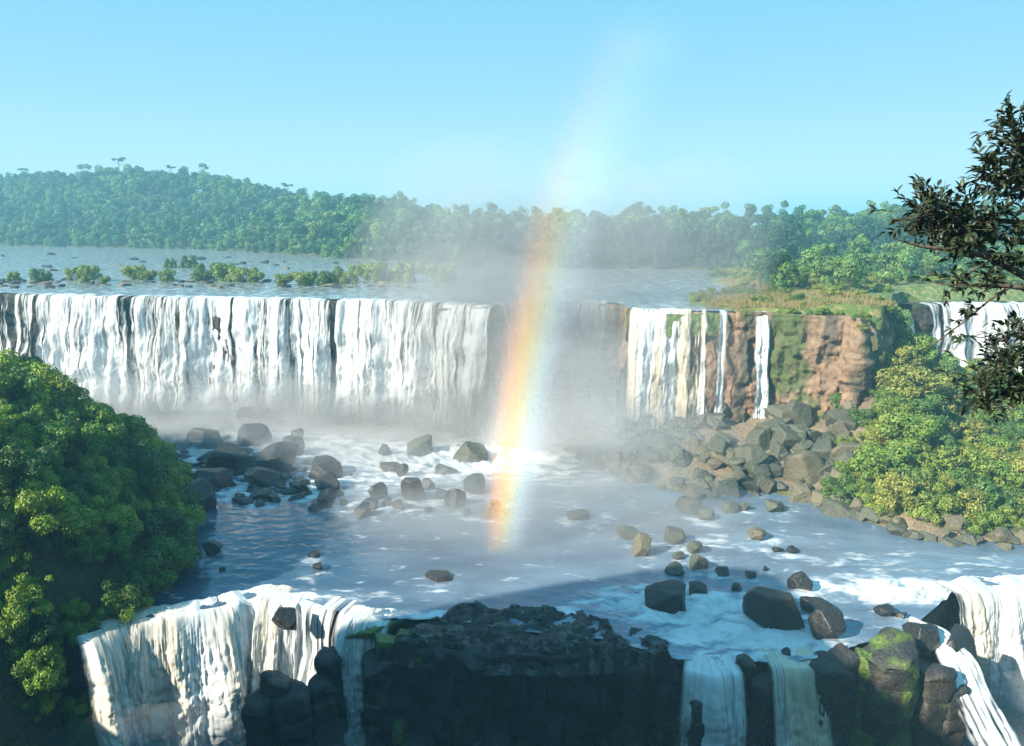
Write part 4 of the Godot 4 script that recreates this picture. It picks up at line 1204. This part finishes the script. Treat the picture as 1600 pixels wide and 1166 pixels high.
func islands() -> void:
	var r := RandomNumberGenerator.new(); r.seed = 23
	# shrubs on the rocky bars of the upper river
	var shrub := [M.right[0], M.right[4], M.right[2], M.right[5]]
	for s in [[Vector3(-158.06, 31.00, -259.20), 3.5], [Vector3(-167.31, 31.00, -259.20), 2.2], [Vector3(-149.56, 31.00, -265.17), 3.5], [Vector3(-141.94, 31.00, -259.20), 3.9], [Vector3(-130.75, 31.00, -248.01), 1.9], [Vector3(-132.78, 31.00, -271.42), 4.1], [Vector3(-124.93, 31.00, -265.17), 2.9], [Vector3(-115.70, 31.00, -259.20), 2.8], [Vector3(-104.47, 31.00, -265.17), 4.9], [Vector3(-97.43, 31.00, -262.15), 4.4], [Vector3(-89.68, 31.00, -259.20), 4.1], [Vector3(-85.08, 31.00, -256.31), 2.8], [Vector3(-71.57, 31.00, -242.76), 3.0], [Vector3(-66.53, 31.00, -242.76), 3.6], [Vector3(-60.48, 31.00, -242.76), 3.8], [Vector3(-58.27, 31.00, -250.71), 4.2], [Vector3(-53.07, 31.00, -250.71), 3.3], [Vector3(-45.16, 31.00, -259.20), 4.8], [Vector3(-34.41, 31.00, -259.20), 5.6], [Vector3(-142.32, 31.00, -344.25), 4.6], [Vector3(-150.85, 31.00, -344.25), 3.4], [Vector3(-23.66, 31.00, -259.20), 5.2], [Vector3(-58.06, 31.00, -292.06), 3.4]]:
		var at: Vector3 = s[0]
		var w: float = s[1]
		var o := place_bush(shrub[r.randi() % 4], at + Vector3(0, 0.5, 0), Vector3(w, w * 1.25, w), "shrub growing on a rocky bar in the upper river", "shrubs in the upper river", "river_shrub")
		o.rotation.y = r.randf() * TAU
	for n in 120:
		var z := -r.randf_range(233.0, 270.0) if r.randf() < 0.7 else -r.randf_range(280.0, 500.0)
		var at := Vector3(z * r.randf_range(0.13, 0.68), 31.0, z)
		var o := part("river_rock", rocks[r.randi() % 12], M.dark if r.randf() < 0.6 else M.tan, self)
		var s := r.randf_range(0.6, 1.5) * -at.z / 260.0
		o.scale = Vector3(s * 1.6, s * 0.6, s)
		o.position = at + Vector3(0, s * 0.12, 0)
		o.rotation.y = r.randf_range(-0.6, 0.6)
		tag(o, ("low dark rock " if o.material_override == M.dark else "low brown rock ") + ("just above the curtain fall in the upper river" if z > -275.0 else "far back in the upper river"), "rock", "rocks in the upper river")

func moss_clumps() -> void:
	var r := RandomNumberGenerator.new(); r.seed = 61
	for n in 9:
		var q := Vector3(43.88, 1.80, -81.86) + Vector3(r.randf_range(-2.4, 2.4), 0, r.randf_range(-1.6, 2.4))
		q.y = 1.7 - maxf(0.0, q.z + 84.0) * 0.5
		var s := r.randf_range(0.5, 1.0)
		place_bush(M.left[[1, 3, 0][n % 3]], q, Vector3(s, s * 0.6, s), "tuft of green plants on the mossy rock spur", "tufts on the mossy spur", "plant_tuft", "plant").rotation.y = r.randf() * TAU

func leaf_shape() -> ArrayMesh:
	var p := PackedVector3Array(); var c := PackedColorArray()
	for j in 6:
		var t := j / 5.0
		var w := 0.19 * sin(PI * pow(t, 0.8)) + 0.004
		for i in 3:
			var u := i - 1.0
			p.append(Vector3(u * w, 0.10 * absf(u) * sin(PI * t) - 0.22 * t * t, t))
	return sheet(3, 6, p, c)

func foreground_tree() -> void:
	var o := base("overhanging_tree", Vector3(9.6, 44.0, -9.2))
	tag(o, "dark tree with overhanging branches at the right edge of the picture", "tree")
	var r := RandomNumberGenerator.new(); r.seed = 77
	var list := []
	# trunk and boughs, outside the frame to the right
	var root := Vector3(9.6, 43.0, -9.2)
	var crotch := Vector3(7.65, 48.71, -9.20)
	var fork := Vector3(7.24, 50.37, -9.20)
	list.append([[root, root.lerp(crotch, 0.5) + Vector3(0.15, 0, 0), crotch, crotch.lerp(fork, 0.6) + Vector3(-0.1, 0, 0), fork], 0.24, 0.10, 10])
	var boughs := [
		[[Vector3(7.43, 48.89, -9.00), Vector3(6.69, 49.04, -9.00), Vector3(5.96, 49.41, -9.00), Vector3(5.49, 49.64, -9.00), Vector3(5.11, 49.71, -9.00), Vector3(4.74, 49.74, -9.00), Vector3(4.40, 49.84, -9.00)], 0.07, 0.006],
		[[Vector3(7.27, 48.84, -8.80), Vector3(6.60, 49.14, -8.80), Vector3(6.15, 49.25, -8.80), Vector3(5.70, 49.30, -8.80), Vector3(5.34, 49.31, -8.80), Vector3(4.90, 49.32, -8.80)], 0.06, 0.008],
		[[Vector3(7.28, 50.15, -9.20), Vector3(6.69, 50.07, -9.20), Vector3(6.17, 50.00, -9.20), Vector3(5.72, 50.04, -9.20), Vector3(5.26, 50.11, -9.20), Vector3(4.80, 50.15, -9.20)], 0.06, 0.006],
		[[Vector3(7.32, 50.37, -9.30), Vector3(6.63, 50.44, -9.30), Vector3(6.16, 50.59, -9.30), Vector3(5.90, 50.88, -9.30), Vector3(5.83, 51.17, -9.30)], 0.06, 0.006],
		[[Vector3(7.19, 50.22, -9.10), Vector3(6.65, 50.36, -9.10), Vector3(6.06, 50.36, -9.10), Vector3(5.61, 50.43, -9.10), Vector3(5.47, 50.63, -9.10)], 0.05, 0.006],
		[[Vector3(7.25, 48.48, -8.70), Vector3(6.62, 48.48, -8.70), Vector3(6.10, 48.52, -8.70), Vector3(5.74, 48.45, -8.70), Vector3(5.47, 48.26, -8.70), Vector3(5.39, 48.03, -8.70)], 0.05, 0.006],
		[[Vector3(7.19, 48.35, -8.60), Vector3(6.50, 48.28, -8.60), Vector3(6.00, 48.20, -8.60), Vector3(5.66, 48.05, -8.60), Vector3(5.50, 47.83, -8.60)], 0.05, 0.006],
		[[Vector3(5.70, 49.30, -8.80), Vector3(5.47, 49.14, -8.80), Vector3(5.23, 48.91, -8.80), Vector3(4.96, 48.69, -8.80), Vector3(4.77, 48.54, -8.80)], 0.02, 0.004],
		[[Vector3(5.49, 49.64, -9.00), Vector3(5.15, 50.00, -9.00), Vector3(4.91, 50.22, -9.00), Vector3(4.70, 50.11, -9.00)], 0.03, 0.005],
		[[Vector3(6.51, 49.66, -9.40), Vector3(6.10, 49.81, -9.40), Vector3(5.63, 49.85, -9.40), Vector3(5.16, 49.92, -9.40), Vector3(4.81, 49.98, -9.40)], 0.04, 0.005],
		[[Vector3(7.37, 48.75, -8.90), Vector3(6.58, 48.75, -8.90), Vector3(6.14, 48.71, -8.90), Vector3(5.91, 48.75, -8.90), Vector3(5.70, 48.64, -8.90)], 0.04, 0.005],
		[[Vector3(6.60, 49.64, -9.00), Vector3(6.23, 49.64, -9.00), Vector3(5.87, 49.56, -9.00), Vector3(5.59, 49.41, -9.00)], 0.03, 0.005],
	]
	for b in boughs: list.append([b[0], b[1], b[2], 6])
	# twigs and leaves: [bough, from, to, twigs, reach]
	var leaves := []
	for g in [[0, 0.45, 0.85, 26, 0.30], [1, 0.62, 1.0, 30, 0.28], [2, 0.40, 1.0, 110, 0.42], [3, 0.42, 1.0, 120, 0.36], [4, 0.42, 1.0, 90, 0.34], [5, 0.45, 1.0, 80, 0.36], [6, 0.45, 1.0, 70, 0.34], [7, 0.3, 0.7, 8, 0.2], [8, 0.15, 1.0, 70, 0.34], [9, 0.35, 1.0, 80, 0.34], [10, 0.5, 1.0, 34, 0.28], [11, 0.3, 1.0, 26, 0.3]]:
		for k in g[3]:
			var at := along(boughs[g[0]][0], r.randf_range(g[1], g[2]))
			var d := Vector3(r.randf_range(-1.1, 0.5), r.randf_range(-0.5, 0.9), r.randf_range(-0.9, 0.9)).normalized()
			var l: float = g[4] * r.randf_range(0.4, 1.2)
			var mid := at + d * l * 0.5 + Vector3(0, r.randf_range(-0.03, 0.05), 0)
			var tip := at + d * l
			list.append([[at, mid, tip], 0.006, 0.002, 4])
			var n := 5 + r.randi() % 5
			for q in n:
				var t := r.randf_range(0.25, 1.05)
				var pos := at.lerp(mid, t * 2.0) if t < 0.5 else mid.lerp(tip, t * 2.0 - 1.0)
				var ld := (d + Vector3(r.randfn(), r.randfn() * 0.8, r.randfn()) * 0.7).normalized()
				var up := Vector3(r.randfn() * 0.5, 1, r.randfn() * 0.5)
				var side := up.cross(ld).normalized()
				var s := r.randf_range(0.07, 0.135)
				leaves.append(Transform3D(Basis(side * s, ld.cross(side) * s, ld * s), pos))
	var tr := part("trunk", tubes(list), M.bark, o)
	tr.position = -o.position
	var m := StandardMaterial3D.new()
	m.albedo_color = lin(0.02, 0.034, 0.012)
	m.roughness = 0.5
	var shape := leaf_shape()
	# the leaves at the tips, nearest to the open sky and water, stand alone
	leaves.sort_custom(func(a, b): return a.origin.x / -a.origin.z < b.origin.x / -b.origin.z)
	for k in mini(300, leaves.size()):
		var lf := part("leaf", shape, m, o)
		lf.transform = leaves[k].translated(-o.position)
	var st := SurfaceTool.new()
	st.begin(Mesh.PRIMITIVE_TRIANGLES)
	for k in range(300, leaves.size()): st.append_from(shape, 0, leaves[k])
	var fo := part("foliage", st.commit(), m, o)
	fo.position = -o.position
	fo.set_meta("kind", "stuff")

# fine drops as small three-sided flakes: one mesh of them all
func drops(at: PackedVector3Array, size: float, facing: Vector3, loose: float, r: RandomNumberGenerator) -> ArrayMesh:
	var p := PackedVector3Array(); p.resize(at.size() * 3)
	# a few hundred turned flakes to pick from
	var kit := []
	for k in 400:
		var n := (facing + Vector3(r.randfn(), r.randfn(), r.randfn()) * loose).normalized()
		var t := n.cross(Vector3(r.randfn(), r.randfn(), r.randfn())).normalized()
		var b := n.cross(t)
		var d := size * r.randf_range(0.6, 1.4)
		kit.append([t * -d, b * d * 1.5, t * d])
	for k in at.size():
		var f: Array = kit[k % 400]
		var c := at[k]
		p[k * 3] = c + f[0]; p[k * 3 + 1] = c + f[1]; p[k * 3 + 2] = c + f[2]
	var a := []; a.resize(Mesh.ARRAY_MAX)
	a[Mesh.ARRAY_VERTEX] = p
	var m := ArrayMesh.new()
	m.add_surface_from_arrays(Mesh.PRIMITIVE_TRIANGLES, a)
	return m

func spray(path: Array, count: int, drop: float, high: float, reach: float, seed_: int, label: String) -> void:
	var r := RandomNumberGenerator.new(); r.seed = seed_
	var nn := noise(seed_, 0.06, 3)
	var line := []
	for k in 401: line.append(along(path, k / 400.0))
	var p := PackedVector3Array(); p.resize(count)
	for k in count:
		var at: Vector3 = line[r.randi() % 401]
		var h := -log(1.0 - r.randf() * 0.93) * high * (0.8 + 0.9 * nn.get_noise_2d(at.x, at.z * 0.3))
		p[k] = at + Vector3(r.randfn() * 2.0, h + r.randfn() * 0.4, absf(r.randfn()) * reach * exp(-h / (high * 3.0)))
	var o := part("spray", drops(p, drop, Vector3(0, 0.3, 0), 1.0, r), M.drops, self)
	tag(o, label, "", "", "stuff")

func mists() -> void:
	var dm := StandardMaterial3D.new()
	dm.albedo_color = lin(0.82, 0.84, 0.86)
	dm.roughness = 0.8
	dm.backlight_enabled = true
	dm.backlight = Color(0.9, 0.9, 0.9)
	M.drops = dm
	spray([Vector3(-118.18, 0.00, -193.76), Vector3(-87.65, 0.00, -192.44), Vector3(-60.40, 0.00, -189.85), Vector3(-33.64, 0.00, -186.08), Vector3(-3.07, 0.00, -177.83)], 300000, 0.062, 5.6, 7.0, 5, "fine white spray boiling up at the foot of the far curtain fall")
	spray([Vector3(-4.49, 0.00, -173.42), Vector3(4.49, 0.00, -173.42), Vector3(15.07, 0.00, -174.50), Vector3(26.96, 0.00, -173.42)], 300000, 0.038, 10.0, 9.0, 6, "fine white spray boiling up under the rainbow")
	spray([Vector3(24.94, 5.00, -156.07), Vector3(35.05, 5.00, -156.07), Vector3(45.17, 5.00, -156.07)], 16000, 0.04, 3.0, 3.0, 8, "fine white spray at the foot of the tan fall")
	spray([Vector3(-3.95, 6.00, -152.61), Vector3(6.59, 6.00, -152.61), Vector3(22.41, 6.00, -152.61)], 300000, 0.026, 17.0, 5.0, 21, "fine white spray towering over the middle of the falls")
	spray([Vector3(14.06, 1.00, -162.36), Vector3(24.62, 1.00, -157.66), Vector3(37.08, 1.00, -164.82)], 200000, 0.03, 7.0, 14.0, 12, "fine white spray drifting over the boulders below the tan fall")
	spray([Vector3(-54.42, -9.00, -87.83), Vector3(-45.91, -9.00, -90.58), Vector3(-40.07, -9.00, -92.76), Vector3(-32.63, -9.00, -93.50), Vector3(-28.54, -9.00, -94.26), Vector3(-17.41, -9.00, -89.88)], 40000, 0.02, 3.0, 1.5, 14, "froth flying off the near left fall")
	spray([Vector3(20.28, -9.00, -78.69), Vector3(26.55, -9.00, -78.69)], 8000, 0.02, 2.5, 1.2, 15, "froth flying off the white chute")
	spray([Vector3(30.24, -9.00, -78.69), Vector3(36.87, -9.00, -78.69)], 8000, 0.02, 2.5, 1.2, 16, "froth flying off the tan chute")
	spray([Vector3(60.97, -9.00, -95.02), Vector3(72.48, -9.00, -96.59)], 12000, 0.02, 3.5, 1.5, 17, "froth flying off the lower right fall")
	spray([Vector3(-56.23, -22.00, -85.64), Vector3(-45.33, -22.00, -86.76), Vector3(-31.85, -22.00, -88.49), Vector3(-19.78, -22.00, -86.76)], 50000, 0.022, 3.0, 3.0, 9, "fine white spray at the bottom of the near left fall")
	var r := RandomNumberGenerator.new(); r.seed = 3
	var foot := [Vector3(-116.28, 0.00, -190.49), Vector3(-85.97, 0.00, -188.58), Vector3(-59.26, 0.00, -186.08), Vector3(-33.01, 0.00, -182.46), Vector3(-4.55, 0.00, -175.60)]
	for n in 34:
		var q := along(foot, (n + r.randf()) / 34.0)
		var big := r.randf_range(0.7, 1.4)
		mist(q + Vector3(0, absf(r.randfn()) * 4.0, r.randf_range(-3.0, 9.0)), Vector3(30, 19, 14) * big, 0.013 / big, "white spray drifting at the foot of the far curtain fall")
	for n in 14:
		var q := along(foot, r.randf()) + Vector3(r.randf_range(-5.0, 10.0), r.randf_range(-2.0, 3.0), r.randf_range(10.0, 32.0))
		mist(q, Vector3(r.randf_range(34, 56), r.randf_range(8, 15), r.randf_range(16, 28)), 0.014, "thin spray drifting over the rapids")
	for n in 38:
		var t := r.randf()
		var q := Vector3(11.81, 6.53, -172.00).lerp(Vector3(11.24, 48.42, -196.00), t) + Vector3(r.randfn() * (10.0 + 9.0 * t), r.randfn() * 3.0, r.randfn() * 4.0)
		var big := r.randf_range(0.7, 1.5) * (0.8 + 0.6 * t)
		mist(q, Vector3(30, 30, 14) * big, lerpf(0.024, 0.011, sqrt(t)) / big, "tall plume of spray rising in the middle of the falls")
	for n in 12:
		var q := Vector3(21.42, 4.00, -154.73) + Vector3(r.randfn() * 9.0, r.randf_range(-2.0, 5.0), r.randfn() * 8.0)
		mist(q, Vector3(r.randf_range(18, 34), r.randf_range(12, 22), r.randf_range(12, 20)), 0.008, "spray veiling the boulders below the tan fall")
	for n in 16:
		var q := Vector3(6.95, 0.00, -131.80) + Vector3(r.randfn() * 15.0, r.randf_range(-1.0, 2.0), r.randfn() * 11.0)
		mist(q, Vector3(r.randf_range(30, 56), r.randf_range(8, 14), r.randf_range(20, 34)), 0.0085, "thin spray hanging over the middle of the pool")
	mist(Vector3(113.97, 14.75, -184.00), Vector3(44, 18, 12), 0.02, "faint spray at the foot of the bluish right fall")
	mist(Vector3(-37.10, -14.31, -84.00), Vector3(44, 14, 8), 0.04, "spray at the bottom of the near left fall")
	mist(Vector3(65.09, -15.52, -88.00), Vector3(18, 20, 8), 0.05, "spray at the bottom of the lower right fall")

# bow light painted as bands of coloured flakes, turned to face the sun
func rainbow() -> void:
	var foot := Vector3(-1.44, 0.00, -107.77)
	var o := base("rainbow", foot)
	tag(o, "rainbow standing in the spray from the pool up into the sky", "rainbow")
	var mid := [Vector3(-1.70, -3.03, -112.00), Vector3(-0.49, 7.51, -112.00), Vector3(0.77, 17.71, -112.00), Vector3(2.65, 30.47, -112.00), Vector3(5.20, 41.79, -112.00), Vector3(7.67, 51.79, -112.00), Vector3(11.23, 61.46, -112.00), Vector3(16.29, 72.47, -112.00), Vector3(18.35, 76.60, -112.00)]
	var names := ["red_band", "orange_band", "yellow_band", "green_band", "blue_band", "violet_band"]
	var cols := [Color(0.95, 0.42, 0.25), Color(0.95, 0.52, 0.10), Color(0.95, 0.78, 0.22), Color(0.80, 0.95, 0.80), Color(0.55, 0.80, 0.95), Color(0.62, 0.66, 0.95)]
	var shares := [0.8, 1.25, 1.1, 0.95, 0.95, 0.45]
	var r := RandomNumberGenerator.new(); r.seed = 41
	var to_sun: Vector3 = $sun.global_basis.z
	for k in 6:
		var mat := StandardMaterial3D.new()
		mat.albedo_color = lin(cols[k].r, cols[k].g, cols[k].b)
		mat.roughness = 0.9
		mat.metallic_specular = 0.0
		var spots := PackedVector3Array()
		for q in int(230000 * shares[k]):
			var t := r.randf()
			var keep := [0.0, 0.6, 1.0, 0.85, 0.42, 0.26, 0.22, 0.12, 0.03]
			var f := t * 8.0
			if r.randf() > lerpf(keep[int(f)], keep[mini(8, int(f) + 1)], f - int(f)): continue
			var at: Vector3 = mid[int(f)].lerp(mid[mini(8, int(f) + 1)], f - int(f))
			var wide := lerpf(0.85, 2.0, t)
			at += Vector3((k - 2.3) * wide + r.randfn() * wide * 0.72, r.randfn() * 1.6, r.randfn() * 1.2)
			if at.y < 0.2: continue
			spots.append(at - foot)
		var mi := part(names[k], drops(spots, 0.0145, to_sun, 0.25, r), mat, o)
		mi.set_meta("kind", "stuff")
